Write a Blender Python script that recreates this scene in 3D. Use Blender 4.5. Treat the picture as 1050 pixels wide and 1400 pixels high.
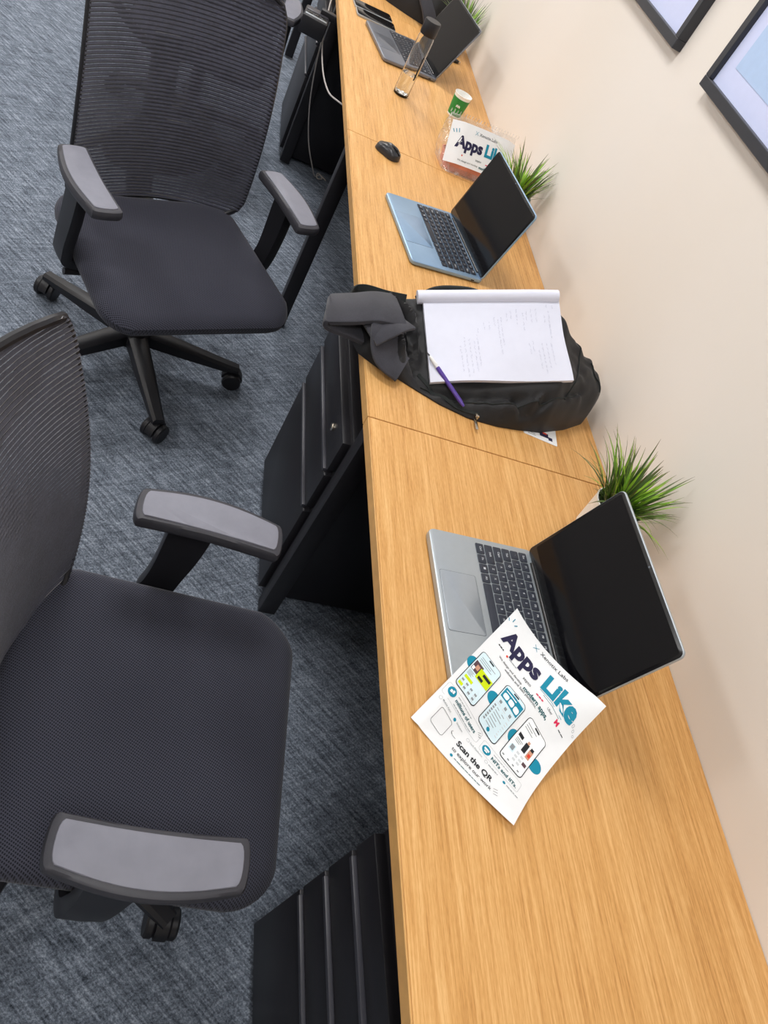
import bpy, bmesh, math, random
from mathutils import Vector, Matrix, noise
random.seed(7)
for o in list(bpy.data.objects): bpy.data.objects.remove(o, do_unlink=True)
SC = bpy.context.scene
COL = SC.collection
PI = math.pi
H = 0.74            # desk top height
W = 0.579           # desk depth: front edge at x=0, wall at x=W

# ------------------------------------------------------------------ camera
cam = bpy.data.cameras.new('camera'); camo = bpy.data.objects.new('camera', cam); COL.objects.link(camo)
cam.sensor_fit = 'VERTICAL'; cam.sensor_height = 36.0; cam.lens = 36.0*1060.28/1400.0
cam.clip_start = 0.05; cam.clip_end = 60
Rr = ((0.90278135, -0.06215249, 0.42558536), (0.22798607, -0.76989615, -0.59605559), (0.36470288, 0.6351354, -0.68087799))
m = Matrix.Identity(4)
for i in range(3):
    m[i][0] = Rr[0][i]; m[i][1] = -Rr[1][i]; m[i][2] = -Rr[2][i]
m[0][3], m[1][3], m[2][3] = -0.47233, -1.08137, 1.65028
camo.matrix_world = m
SC.camera = camo

# ------------------------------------------------------------------ world, lamps, exposure
wd = bpy.data.worlds.new('world'); SC.world = wd; wd.use_nodes = True
wd.node_tree.nodes['Background'].inputs[0].default_value = (0.75, 0.85, 1.0, 1)
wd.node_tree.nodes['Background'].inputs[1].default_value = 0.12
LAMPS = [(-0.50, -1.5), (-0.50, 0.6), (-0.50, 2.7), (-0.50, 4.8), (-2.6, -1.5), (-2.6, 0.6), (-2.6, 2.7), (-2.6, 4.8)]
LAMP_POWER = (17.0, 17.0, 22.0, 24.0, 3.0, 24.0, 30.0, 30.0)  # first lamp is added to brighten the near desk and even out the wall
for i, (lx, ly) in enumerate(LAMPS):
    l = bpy.data.lights.new('ceiling_lamp', 'AREA'); l.shape = 'RECTANGLE'; l.size = 0.58; l.size_y = 0.58
    l.energy = LAMP_POWER[i]; l.color = (1.0, 0.99, 0.985)
    o = bpy.data.objects.new('ceiling_lamp', l); COL.objects.link(o); o.location = (lx, ly, 2.66)
SC.view_settings.view_transform = 'Standard'; SC.view_settings.look = 'None'
SC.view_settings.gamma = 1.0; SC.view_settings.use_curve_mapping = False
SC.view_settings.exposure = 0.12

# ------------------------------------------------------------------ materials
def srgb(r, g, b):
    f = lambda c: (c/255/12.92) if c/255 <= 0.04045 else ((c/255+0.055)/1.055)**2.4
    return (f(r), f(g), f(b), 1)
class NT:
    def __init__(s, name):
        s.m = bpy.data.materials.new(name); s.m.use_nodes = True
        s.t = s.m.node_tree; s.b = s.t.nodes['Principled BSDF']; s.out = s.t.nodes['Material Output']
    def n(s, typ, **kw):
        nd = s.t.nodes.new(typ)
        for k, v in kw.items():
            if k.startswith('i_'):
                key = k[2:]; key = int(key) if key.isdigit() else key.replace('_', ' ')
                nd.inputs[key].default_value = v
            else: setattr(nd, k, v)
        return nd
    def l(s, a, b): s.t.links.new(a, b)
    def coord(s, scale=(1, 1, 1), rot=(0, 0, 0), out='Object'):
        tc = s.n('ShaderNodeTexCoord'); m0 = s.n('ShaderNodeMapping'); mp = s.n('ShaderNodeMapping')
        m0.inputs['Rotation'].default_value = rot; mp.inputs['Scale'].default_value = scale
        s.l(tc.outputs[out], m0.inputs[0]); s.l(m0.outputs[0], mp.inputs[0]); return mp.outputs[0]
    def noise(s, vec, scale, detail=3, rough=0.55):
        nd = s.n('ShaderNodeTexNoise'); nd.inputs['Scale'].default_value = scale; nd.inputs['Detail'].default_value = detail
        nd.inputs['Roughness'].default_value = rough; s.l(vec, nd.inputs['Vector']); return nd.outputs[0]
    def ramp(s, fac, stops):
        nd = s.n('ShaderNodeValToRGB'); e = nd.color_ramp.elements
        while len(e) < len(stops): e.new(0.5)
        for el, (p, c) in zip(e, stops): el.position = p; el.color = c
        s.l(fac, nd.inputs[0]); return nd.outputs[0]
    def math(s, op, a, b):
        nd = s.n('ShaderNodeMath', operation=op)
        for i, x in enumerate((a, b)):
            if isinstance(x, (int, float)): nd.inputs[i].default_value = x
            else: s.l(x, nd.inputs[i])
        return nd.outputs[0]
    def mix(s, fac, a, b, blend='MIX'):
        nd = s.n('ShaderNodeMix', data_type='RGBA', blend_type=blend)
        if isinstance(fac, (int, float)): nd.inputs[0].default_value = fac
        else: s.l(fac, nd.inputs[0])
        for i, x in ((6, a), (7, b)):
            if isinstance(x, tuple): nd.inputs[i].default_value = x
            else: s.l(x, nd.inputs[i])
        return nd.outputs[2]
    def bump(s, h, strength=0.3, dist=0.002):
        nd = s.n('ShaderNodeBump'); nd.inputs['Strength'].default_value = strength; nd.inputs['Distance'].default_value = dist
        s.l(h, nd.inputs['Height']); s.l(nd.outputs[0], s.b.inputs['Normal'])
def P(name, col, rough=0.5, metal=0.0, spec=0.5, var=0.06, vscale=60, sheen=0, coat=0, bump=0.0, alpha=None, trans=0, ior=1.45):
    t = NT(name); b = t.b
    v = t.coord()
    n = t.noise(v, vscale)
    dark = tuple(c*(1-var) for c in col[:3])+(1,); lite = tuple(min(1, c*(1+var)) for c in col[:3])+(1,)
    t.l(t.ramp(n, [(0.3, dark), (0.7, lite)]), b.inputs['Base Color'])
    b.inputs['Roughness'].default_value = rough; b.inputs['Metallic'].default_value = metal
    b.inputs['Specular IOR Level'].default_value = spec; b.inputs['IOR'].default_value = ior
    if sheen: b.inputs['Sheen Weight'].default_value = sheen; b.inputs['Sheen Roughness'].default_value = 0.5
    if coat: b.inputs['Coat Weight'].default_value = coat; b.inputs['Coat Roughness'].default_value = 0.05
    if trans: b.inputs['Transmission Weight'].default_value = trans
    if alpha is not None: b.inputs['Alpha'].default_value = alpha
    if bump: t.bump(n, bump, 0.001)
    return t.m

def wood_mat():
    t = NT('oak_laminate')
    v1 = t.coord((1, 0.018, 1)); v2 = t.coord((1, 0.03, 1)); v3 = t.coord((1, 0.10, 1)); v4 = t.coord((1.0, 0.6, 1))
    a = t.noise(v1, 75, 4, 0.6); b = t.noise(v2, 330, 3, 0.6); c = t.noise(v3, 800, 2, 0.5); d = t.noise(v4, 1.6, 2)
    s = t.math('ADD', t.math('MULTIPLY', a, 0.36), t.math('MULTIPLY', b, 0.44))
    s = t.math('ADD', s, t.math('MULTIPLY', c, 0.20))
    col = t.ramp(s, [(0.36, srgb(172, 120, 62)), (0.46, srgb(203, 152, 88)), (0.54, srgb(216, 167, 104)), (0.64, srgb(231, 187, 126))])
    col = t.mix(t.math('MULTIPLY', d, 0.25), col, srgb(212, 156, 98))
    t.l(col, t.b.inputs['Base Color'])
    t.b.inputs['Roughness'].default_value = 0.38; t.b.inputs['Specular IOR Level'].default_value = 0.35
    t.bump(s, 0.06, 0.001)
    return t.m
def carpet_mat():
    t = NT('woven_carpet')
    r1 = t.coord((0.10, 1, 1), (0, 0, math.radians(43))); r2 = t.coord((0.12, 1, 1), (0, 0, math.radians(-28)))
    f = t.coord()
    a = t.noise(r1, 120, 4, 0.7); b = t.noise(r2, 90, 3, 0.7); c = t.noise(f, 210, 3, 0.8); d = t.noise(f, 2.2, 2); g = t.noise(f, 30, 4, 0.7)
    s = t.math('ADD', t.math('MULTIPLY', a, 0.34), t.math('MULTIPLY', b, 0.16))
    s = t.math('ADD', s, t.math('MULTIPLY', c, 0.38)); s = t.math('ADD', s, t.math('MULTIPLY', g, 0.10)); s = t.math('ADD', s, t.math('MULTIPLY', d, 0.04))
    col = t.ramp(s, [(0.40, srgb(46, 52, 60)), (0.50, srgb(100, 108, 120)), (0.57, srgb(140, 149, 162)), (0.68, srgb(196, 205, 216))])
    t.l(col, t.b.inputs['Base Color']); t.b.inputs['Roughness'].default_value = 0.95; t.b.inputs['Specular IOR Level'].default_value = 0.1
    t.bump(t.math('ADD', c, a), 0.6, 0.004)
    return t.m
def wall_mat(name, c1, c2):
    t = NT(name); v = t.coord()
    t.l(t.ramp(t.noise(v, 1.3, 2), [(0.3, c1), (0.7, c2)]), t.b.inputs['Base Color'])
    t.b.inputs['Roughness'].default_value = 0.6; t.b.inputs['Specular IOR Level'].default_value = 0.3
    t.bump(t.noise(v, 160, 2), 0.04, 0.002)
    return t.m
def knit_mat():
    t = NT('seat_knit'); v = t.coord((1, 1, 0.7), (0, 0, math.radians(24)))
    w1 = t.n('ShaderNodeTexWave', wave_type='BANDS', bands_direction='X'); w1.inputs['Scale'].default_value = 92
    w2 = t.n('ShaderNodeTexWave', wave_type='BANDS', bands_direction='Y'); w2.inputs['Scale'].default_value = 76
    for w_ in (w1, w2): t.l(v, w_.inputs['Vector']); w_.inputs['Distortion'].default_value = 0.6; w_.inputs['Detail Scale'].default_value = 3
    s = t.math('MULTIPLY', w1.outputs[1], w2.outputs[1])
    t.l(t.ramp(s, [(0.05, srgb(66, 67, 79)), (0.5, srgb(25, 26, 34))]), t.b.inputs['Base Color'])
    t.b.inputs['Roughness'].default_value = 0.9; t.b.inputs['Specular IOR Level'].default_value = 0.2
    t.b.inputs['Sheen Weight'].default_value = 0.10; t.bump(s, -0.5, 0.002)
    return t.m
def fabric_mat(name, col, sheen=0.15, scale=900, rough=0.85, spec=0.25):
    t = NT(name); v = t.coord()
    w1 = t.noise(t.coord((1, 0.2, 1)), scale, 2); w2 = t.noise(t.coord((0.2, 1, 1)), scale, 2); g = t.noise(v, 25, 3)
    s = t.math('ADD', t.math('MULTIPLY', t.math('ADD', w1, w2), 0.35), t.math('MULTIPLY', g, 0.3))
    t.l(t.ramp(s, [(0.35, tuple(c*0.6 for c in col[:3])+(1,)), (0.65, tuple(c*1.35 for c in col[:3])+(1,))]), t.b.inputs['Base Color'])
    t.b.inputs['Roughness'].default_value = rough; t.b.inputs['Specular IOR Level'].default_value = spec
    t.b.inputs['Sheen Weight'].default_value = sheen; t.bump(s, 0.35, 0.0015)
    return t.m
def clear_film():
    t = NT('clear_film')
    gl = t.n('ShaderNodeBsdfGlossy'); gl.inputs['Roughness'].default_value = 0.08
    tr = t.n('ShaderNodeBsdfTransparent'); tr.inputs[0].default_value = (0.97, 0.97, 0.97, 1)
    df = t.n('ShaderNodeBsdfDiffuse'); df.inputs[0].default_value = (0.9, 0.88, 0.87, 1)
    m1 = t.n('ShaderNodeMixShader'); m1.inputs[0].default_value = 0.10
    t.l(tr.outputs[0], m1.inputs[1]); t.l(gl.outputs[0], m1.inputs[2])
    m2 = t.n('ShaderNodeMixShader'); t.l(t.ramp(t.noise(t.coord(), 55, 3), [(0.5, (0.05,)*3+(1,)), (0.75, (0.4,)*3+(1,))]), m2.inputs[0])
    t.l(m1.outputs[0], m2.inputs[1]); t.l(df.outputs[0], m2.inputs[2])
    bp = t.n('ShaderNodeBump'); bp.inputs['Strength'].default_value = 0.8; bp.inputs['Distance'].default_value = 0.01
    t.l(t.noise(t.coord(), 40, 3), bp.inputs['Height']); t.l(bp.outputs[0], gl.inputs['Normal'])
    t.l(m2.outputs[0], t.out.inputs['Surface'])
    return t.m

M = {}
M['wood'] = wood_mat(); M['carpet'] = carpet_mat(); M['knit'] = knit_mat(); M['film'] = clear_film()
M['wall'] = wall_mat('cream_paint', srgb(226, 219, 210), srgb(230, 224, 217)); M['ceil'] = wall_mat('white_ceiling', srgb(235, 235, 232), srgb(240, 240, 238))
M['wood_edge'] = P('oak_edge_band', srgb(206, 158, 96), 0.45, var=0.1, vscale=30)
M['black_metal'] = P('black_powder_coat', srgb(30, 29, 33), 0.42, spec=0.4)
M['ped'] = P('black_steel', srgb(32, 31, 35), 0.4, spec=0.4)
M['ped_lip'] = P('dark_grey_lip', srgb(56, 56, 63), 0.35, spec=0.5)  # on the drawer pulls, light caught by the flange is in this paler grey
M['black_plastic'] = P('black_plastic', srgb(31, 31, 35), 0.42, spec=0.45)
M['pad_top'] = P('grey_arm_pad', srgb(128, 129, 140), 0.55, spec=0.35, var=0.05, vscale=35, bump=0.1)
M['pad_rim'] = P('arm_pad_rim', srgb(60, 60, 66), 0.5, spec=0.4)
M['mesh'] = fabric_mat('back_mesh', srgb(58, 59, 72), 0.6, 500)
M['pack'] = fabric_mat('black_nylon', srgb(25, 25, 28), 0.08, 1400, 0.55, 0.38)
M['strap'] = fabric_mat('strap_nylon', srgb(55, 55, 62), 0.2, 1400)
M['web'] = fabric_mat('webbing', srgb(34, 38, 38), 0.1, 1200)
M['silver'] = P('silver_aluminium', srgb(176, 184, 190), 0.36, metal=0.55, var=0.02)
M['silver_pad'] = P('silver_touchpad', srgb(170, 178, 186), 0.30, metal=0.5, var=0.02)
M['blue_alu'] = P('sky_blue_aluminium', srgb(150, 178, 206), 0.36, metal=0.5, var=0.02)
M['blue_pad'] = P('sky_blue_touchpad', srgb(146, 174, 204), 0.30, metal=0.5, var=0.02)
M['grey_alu'] = P('space_grey_aluminium', srgb(124, 128, 138), 0.36, metal=0.6, var=0.02)
M['grey_pad'] = P('space_grey_touchpad', srgb(118, 122, 132), 0.3, metal=0.6, var=0.02)
M['key'] = P('dark_key', srgb(52, 56, 66), 0.5, spec=0.4)
M['key2'] = P('black_key', srgb(40, 42, 50), 0.5, spec=0.4)
M['legend'] = P('key_legend', srgb(200, 204, 210), 0.6)
M['groove'] = P('groove', srgb(96, 104, 112), 0.6)
M['screen'] = P('black_glass', srgb(8, 8, 12), 0.10, spec=0.3, ior=1.4)
M['bezel'] = P('black_bezel', srgb(12, 12, 14), 0.25)
M['paper'] = P('white_paper', srgb(234, 236, 238), 0.6, spec=0.25, var=0.01)
M['pad_paper'] = P('notepad_paper', srgb(220, 223, 238), 0.7, spec=0.2, var=0.01)
for k, c in dict(navy=(45, 42, 72), teal=(28, 136, 164), ink=(40, 42, 46), grey=(140, 146, 150), dteal=(30, 92, 98), lime=(204, 224, 24), pink=(214, 40, 84), red=(216, 70, 50),
                 skyp=(214, 234, 242), whitep=(246, 248, 249), skin=(200, 150, 124), plum=(92, 70, 76), lightg=(205, 210, 214), pen=(150, 155, 178)).items():
    M['i_'+k] = P('print_'+k, srgb(*c), 0.6, spec=0.2, var=0.01)
M['purple'] = P('purple_plastic', srgb(84, 62, 150), 0.3, spec=0.5)
M['white_plastic'] = P('white_plastic', srgb(226, 226, 226), 0.35)
M['chrome'] = P('polished_metal', srgb(205, 198, 184), 0.2, metal=1.0)
M['pot'] = P('white_ceramic', srgb(232, 230, 226), 0.3)
M['soil'] = P('dark_moss', srgb(40, 52, 22), 0.9, var=0.4, vscale=200)
def grass(name, a, b):
    t = NT(name); g = t.n('ShaderNodeTexCoord'); s = t.n('ShaderNodeSeparateXYZ'); t.l(g.outputs['Generated'], s.inputs[0])
    t.l(t.ramp(s.outputs[2], [(0.0, a), (0.75, b), (1.0, srgb(110, 96, 62))]), t.b.inputs['Base Color'])
    t.b.inputs['Roughness'].default_value = 0.45; t.b.inputs['Subsurface Weight'].default_value = 0.0
    return t.m
M['grass'] = [grass('grass_bright', srgb(84, 128, 24), srgb(160, 204, 62)), grass('grass_mid', srgb(62, 106, 26), srgb(124, 176, 50)), grass('grass_dark', srgb(48, 72, 34), srgb(86, 110, 58))]
M['clear'] = P('clear_plastic', (0.97, 0.98, 0.98, 1), 0.02, trans=1.0, var=0.005, ior=1.35)
M['water'] = P('water', (0.96, 0.98, 0.98, 1), 0.0, trans=1.0, var=0.005, ior=1.33)
M['green'] = P('green_card', srgb(40, 136, 62), 0.5)
M['rimw'] = P('cup_white', srgb(240, 240, 236), 0.5)
M['cable'] = P('white_cable', srgb(176, 170, 166), 0.5)
M['mat_white'] = P('picture_mount', srgb(206, 214, 246), 0.35, spec=0.3, var=0.01)
M['print_blue'] = P('picture_print', srgb(178, 202, 236), 0.35, spec=0.3, var=0.02)
M['frame'] = P('black_picture_frame', srgb(48, 50, 56), 0.4)
M['pinkp'] = P('pink_food_tray', srgb(224, 150, 130), 0.6, var=0.15, vscale=40)
M['food'] = P('sandwich_bread', srgb(170, 150, 110), 0.8, var=0.35, vscale=50)
M['olive'] = P('green_filling', srgb(140, 150, 96), 0.7, var=0.3, vscale=50)
M['mouse_top'] = P('mouse_black', srgb(44, 44, 47), 0.3, spec=0.5)
def emit(name, col, s):
    t = NT(name); t.b.inputs['Emission Color'].default_value = col; t.b.inputs['Emission Strength'].default_value = s
    t.l(t.ramp(t.noise(t.coord(), 5), [(0, col), (1, col)]), t.b.inputs['Base Color']); return t.m
M['diffuser'] = emit('lamp_diffuser', (1, 0.97, 0.92, 1), 3.0)

# ------------------------------------------------------------------ object helpers
def obj(name, bm, mat, parent=None, smooth=True, loc=None, rot=None):
    me = bpy.data.meshes.new(name); bm.normal_update(); bm.to_mesh(me); bm.free()
    if smooth:
        for p in me.polygons: p.use_smooth = True
        me.set_sharp_from_angle(angle=math.radians(38))
    me.materials.append(mat)
    o = bpy.data.objects.new(name, me); COL.objects.link(o)
    if parent: o.parent = parent
    if loc: o.location = loc
    if rot: o.rotation_euler = rot
    return o
def inst(src, name, parent, loc=(0, 0, 0), rot=(0, 0, 0), scale=(1, 1, 1)):
    o = bpy.data.objects.new(name, src.data); COL.objects.link(o); o.parent = parent
    o.location = loc; o.rotation_euler = rot; o.scale = scale; return o
def tag(o, label=None, cat=None, group=None, kind=None):
    for k, v in (('label', label), ('category', cat), ('group', group), ('kind', kind)):
        if v: o[k] = v
    return o
def thing(name, label, cat, loc=(0, 0, 0), rz=0, group=None):
    o = bpy.data.objects.new(name, None); COL.objects.link(o); o.empty_display_size = 0.05
    o.location = loc; o.rotation_euler = (0, 0, rz); return tag(o, label, cat, group)
def copy_tree(o, parent=None):
    c = o.copy(); COL.objects.link(c); c.parent = parent
    for ch in list(o.children): copy_tree(ch, c)
    return c
def NB(): return bmesh.new()
def box(bm, c, s, bev=0.0, rot=None, seg=2):
    r = bmesh.ops.create_cube(bm, size=1.0); vs = r['verts']
    bmesh.ops.scale(bm, vec=s, verts=vs)
    if bev > 0:
        es = list({e for v in vs for e in v.link_edges})
        rb = bmesh.ops.bevel(bm, geom=es, offset=bev, segments=seg, affect='EDGES', profile=0.5)
        vs = list({v for f in rb['faces'] for v in f.verts} | {v for v in vs if v.is_valid})
    if rot is not None: bmesh.ops.rotate(bm, cent=(0, 0, 0), matrix=rot, verts=vs)
    bmesh.ops.translate(bm, vec=c, verts=vs)
    return bm
def rings(bm, rs, cap0=True, cap1=True, closed=True):
    vs = [[bm.verts.new(p) for p in r] for r in rs]
    n = len(vs[0])
    for a, b in zip(vs, vs[1:]):
        for i in range(n if closed else n-1):
            j = (i+1) % n
            bm.faces.new((a[i], a[j], b[j], b[i]))
    if cap0: bm.faces.new(list(reversed(vs[0])))
    if cap1: bm.faces.new(vs[-1])
    return vs
def lathe(bm, prof, c=(0, 0, 0), n=24, cap0=True, cap1=True):
    rs = [[(c[0]+r*math.cos(2*PI*i/n), c[1]+r*math.sin(2*PI*i/n), c[2]+z) for i in range(n)] for r, z in prof]
    rings(bm, rs, cap0, cap1)
    return bm
def frames(pts):
    pts = [Vector(p) for p in pts]; out = []
    t0 = (pts[1]-pts[0]).normalized(); up = Vector((0, 0, 1)) if abs(t0.z) < 0.9 else Vector((1, 0, 0))
    n = (up - t0*up.dot(t0)).normalized()
    for i, p in enumerate(pts):
        t = (pts[min(i+1, len(pts)-1)]-pts[max(i-1, 0)]).normalized()
        n = (n - t*n.dot(t)).normalized(); out.append((p, t, n, t.cross(n)))
    return out
def tube(bm, pts, r, n=8):
    rs = []
    fr = frames(pts)
    for k, (p, t, a, b) in enumerate(fr):
        rr = r[k] if isinstance(r, (list, tuple)) else r
        rs.append([p+a*rr*math.cos(2*PI*i/n)+b*rr*math.sin(2*PI*i/n) for i in range(n)])
    rings(bm, rs); return bm
def spline(pts, n=8):
    pts = [Vector(p) for p in pts]; out = []
    for i in range(len(pts)-1):
        p0, p1, p2, p3 = pts[max(i-1, 0)], pts[i], pts[i+1], pts[min(i+2, len(pts)-1)]
        for k in range(n):
            t = k/n
            out.append(0.5*((2*p1)+(p2-p0)*t+(2*p0-5*p1+4*p2-p3)*t*t+(3*p1-p0-3*p2+p3)*t**3))
    out.append(pts[-1]); return out
def ribbon(bm, pts, w, th, side):
    """band swept along pts; side = width direction (vector or list)"""
    rs = []
    pts = [Vector(p) for p in pts]
    for i, p in enumerate(pts):
        t = (pts[min(i+1, len(pts)-1)]-pts[max(i-1, 0)]).normalized()
        s = Vector(side[i] if isinstance(side, list) else side); s = (s-t*s.dot(t)).normalized(); n = t.cross(s)
        ww = w[i] if isinstance(w, (list, tuple)) else w
        rs.append([p+s*ww/2*a+n*th/2*b for a, b in ((-1, -.6), (-.94, -1), (0, -1.15), (.94, -1), (1, -.6), (1, .6), (.94, 1), (0, 1.15), (-.94, 1), (-1, .6))])
    rings(bm, rs); return bm
def rrect(hx, hy, r, n=6, cx=0, cy=0):
    out = []
    for sx, sy, a0 in ((1, 1, 0), (-1, 1, PI/2), (-1, -1, PI), (1, -1, 3*PI/2)):
        for k in range(n+1):
            a = a0+PI/2*k/n
            out.append((cx+sx*(hx-r)+r*math.cos(a), cy+sy*(hy-r)+r*math.sin(a)))
    return out
def slab(bm, outl, z0, z1, bev=0.0):
    """prism of a closed outline with softened rims (insets towards the centre)"""
    cx = sum(p[0] for p in outl)/len(outl); cy = sum(p[1] for p in outl)/len(outl)
    mx = max(math.hypot(p[0]-cx, p[1]-cy) for p in outl)
    def ins(d): return [(cx+(p[0]-cx)*(1-d/max(1e-6, math.hypot(p[0]-cx, p[1]-cy))), cy+(p[1]-cy)*(1-d/max(1e-6, math.hypot(p[0]-cx, p[1]-cy)))) for p in outl]
    if bev <= 0: lv = [(0, z0), (0, z1)]
    else: lv = [(bev, z0), (bev*0.3, z0+bev*0.3), (0, z0+bev), (0, z1-bev), (bev*0.3, z1-bev*0.3), (bev, z1)]
    rings(bm, [[(x, y, z) for x, y in ins(d)] for d, z in lv]); return bm
def sst(a, b, x):
    t = max(0.0, min(1.0, (x-a)/(b-a))); return t*t*(3-2*t)

# ------------------------------------------------------------------ text as flat faces
_tc = {}
def text2d(s, bold=0.0):
    k = (s, bold)
    if k in _tc: return _tc[k]
    cu = bpy.data.curves.new('t', 'FONT'); cu.body = s; cu.size = 1.0; cu.offset = bold; cu.resolution_u = 3
    o = bpy.data.objects.new('t', cu); COL.objects.link(o)
    bpy.context.view_layer.update()
    me = o.evaluated_get(bpy.context.evaluated_depsgraph_get()).to_mesh()
    vs = [(v.co.x, v.co.y) for v in me.vertices]; fs = [tuple(p.vertices) for p in me.polygons]
    o.to_mesh_clear(); bpy.data.objects.remove(o); bpy.data.curves.remove(cu)
    _tc[k] = (vs, fs); return _tc[k]

# ------------------------------------------------------------------ the room
def struct(name, c, s, mat):
    return tag(obj(name, box(NB(), c, s), mat, smooth=False), kind='structure')
struct('floor', (-1.4, 1.5, -0.025), (4.2, 10, 0.05), M['carpet'])
struct('wall_right', (W+0.05, 1.5, 1.35), (0.1, 10, 2.7), M['wall'])
struct('wall_left', (-3.55, 1.5, 1.35), (0.1, 10, 2.7), M['wall'])
struct('wall_back', (-1.4, 6.55, 1.35), (4.2, 0.1, 2.7), M['wall'])
struct('wall_front', (-1.4, -3.55, 1.35), (4.2, 0.1, 2.7), M['wall'])
struct('ceiling', (-1.4, 1.5, 2.745), (4.4, 10.2, 0.09), M['ceil'])
struct('baseboard_right', (W-0.006, 1.5, 0.05), (0.012, 10, 0.1), M['ceil'])
LN_ = ('added to brighten the near end of the desk row', 'over the middle of the desk row', 'over the far desks', 'beyond the end of the desk row', 'over the aisle behind the camera', 'over the aisle beside the near chairs', 'over the aisle beside the far desks', 'over the far end of the aisle')
for k_, (lx, ly) in enumerate(LAMPS):
    t = thing('ceiling_light', 'square ceiling light panel '+LN_[k_], 'light', (lx, ly, 2.7), group='ceiling light panels')
    b = NB()
    for dx, dy, sx, sy in ((0.305, 0, 0.02, 0.63), (-0.305, 0, 0.02, 0.63), (0, 0.305, 0.59, 0.02), (0, -0.305, 0.59, 0.02)): box(b, (dx, dy, -0.01), (sx, sy, 0.02))
    obj('frame', b, M['white_plastic'], t, False); obj('diffuser', box(NB(), (0, 0, -0.004), (0.59, 0.59, 0.008)), M['diffuser'], t, False)

# ------------------------------------------------------------------ desks
def desk(y0, L, label, last=False):
    t = thing('desk', label, 'desk', (0, y0, 0), group=None)
    g = 0.0012
    b = NB(); box(b, (W/2-0.0002, L/2, H-0.0125), (W-0.0016, L-2*g, 0.025), 0.0008, seg=1)
    obj('desktop', b, M['wood'], t, False)
    b = NB(); box(b, (-0.0012, L/2, H-0.0125), (0.003, L-2*g, 0.0246), 0.0008, seg=1)
    obj('edge_band', b, M['wood_edge'], t, False)
    for yy in ([0.0] if not last else [0.0, L]):
        b = NB(); box(b, (0.040, yy+0.022, 0.36), (0.045, 0.04, 0.70), 0.003); obj('leg', b, M['black_metal'], t)
        b = NB(); box(b, (0.52, yy+0.022, 0.36), (0.045, 0.04, 0.70), 0.003); obj('leg', b, M['black_metal'], t)
        b = NB(); box(b, (0.28, yy+0.022, 0.69), (0.436, 0.04, 0.04), 0.003); obj('cross_beam', b, M['black_metal'], t)
    b = NB(); box(b, (0.47, L/2+0.02, 0.42), (0.018, L-0.06, 0.56), 0.002); obj('underdesk_shade_panel', b, M['black_metal'], t)  # black sheet added to stand in for the deep shade under the desk
    b = NB(); box(b, (0.08, L/2+0.02, 0.695), (0.04, L-0.06, 0.03), 0.002); obj('front_rail', b, M['black_metal'], t)
    return t
desk(-1.2, 1.2, 'oak desk nearest the camera, under the silver laptop and flyer')
desk(0.0, 1.2, 'oak desk under the black backpack and the pale blue laptop')
desk(1.2, 1.2, 'oak desk under the green cup, water bottle and dark grey laptop')
desk(2.4, 1.2, 'oak desk furthest from the camera at the top of the photo', True)

def pedestal(x, y0, dep, label, strips, ztop=0.615, rz=0.0, lock=True):
    t = thing('drawer_pedestal', label, 'drawer unit', (x, y0, 0), rz, group=None)
    wd_ = 0.46
    b = NB(); box(b, (0.012+wd_/2, dep/2, 0.02+(ztop-0.02)/2), (wd_, dep, ztop-0.02), 0.003); obj('body', b, M['ped'], t)
    zs = [0.035]+[s for s in strips]+[ztop-0.004]
    for k in range(len(zs)-1):
        a, c = zs[k], zs[k+1]
        if c-a < 0.03: continue
        b = NB(); box(b, (0.004, dep/2, (a+c)/2-0.002), (0.02, dep-0.008, c-a-0.016), 0.002); d = obj('drawer', b, M['ped'], t)
        if k < len(zs)-2:
            b = NB(); box(b, (-0.0005, dep/2, c-0.005), (0.022, dep-0.03, 0.010), 0.002); obj('pull_lip', b, M['ped_lip'], d)
    if lock:
        b = NB(); lathe(b, [(0.009, 0), (0.009, 0.006), (0.007, 0.008)], n=16); 
        bmesh.ops.rotate(b, cent=(0, 0, 0), matrix=Matrix.Rotation(-PI/2, 3, 'Y'), verts=b.verts); bmesh.ops.translate(b, vec=(-0.006, 0.09, ztop-0.055), verts=b.verts)
        obj('lock', b, M['chrome'], t)
    for px in (0.06, 0.42):
        for py in (0.05, dep-0.05): obj('foot', lathe(NB(), [(0.018, 0), (0.018, 0.022)], (px, py, 0), 12), M['black_plastic'], t)
    return t
pedestal(0.012, 0.055, 0.45, 'black steel drawer pedestal below the desk with the backpack', [0.375, 0.505], 0.615)
pedestal(0.050, -1.175, 0.455, 'black steel drawer pedestal at the photo\'s bottom edge under the near desk', [0.305, 0.42, 0.53], 0.615, 0.03, False)
pedestal(0.012, 2.455, 0.45, 'black steel drawer pedestal behind the white cable at the far end', [0.375, 0.505], 0.615, 0, False)

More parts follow.
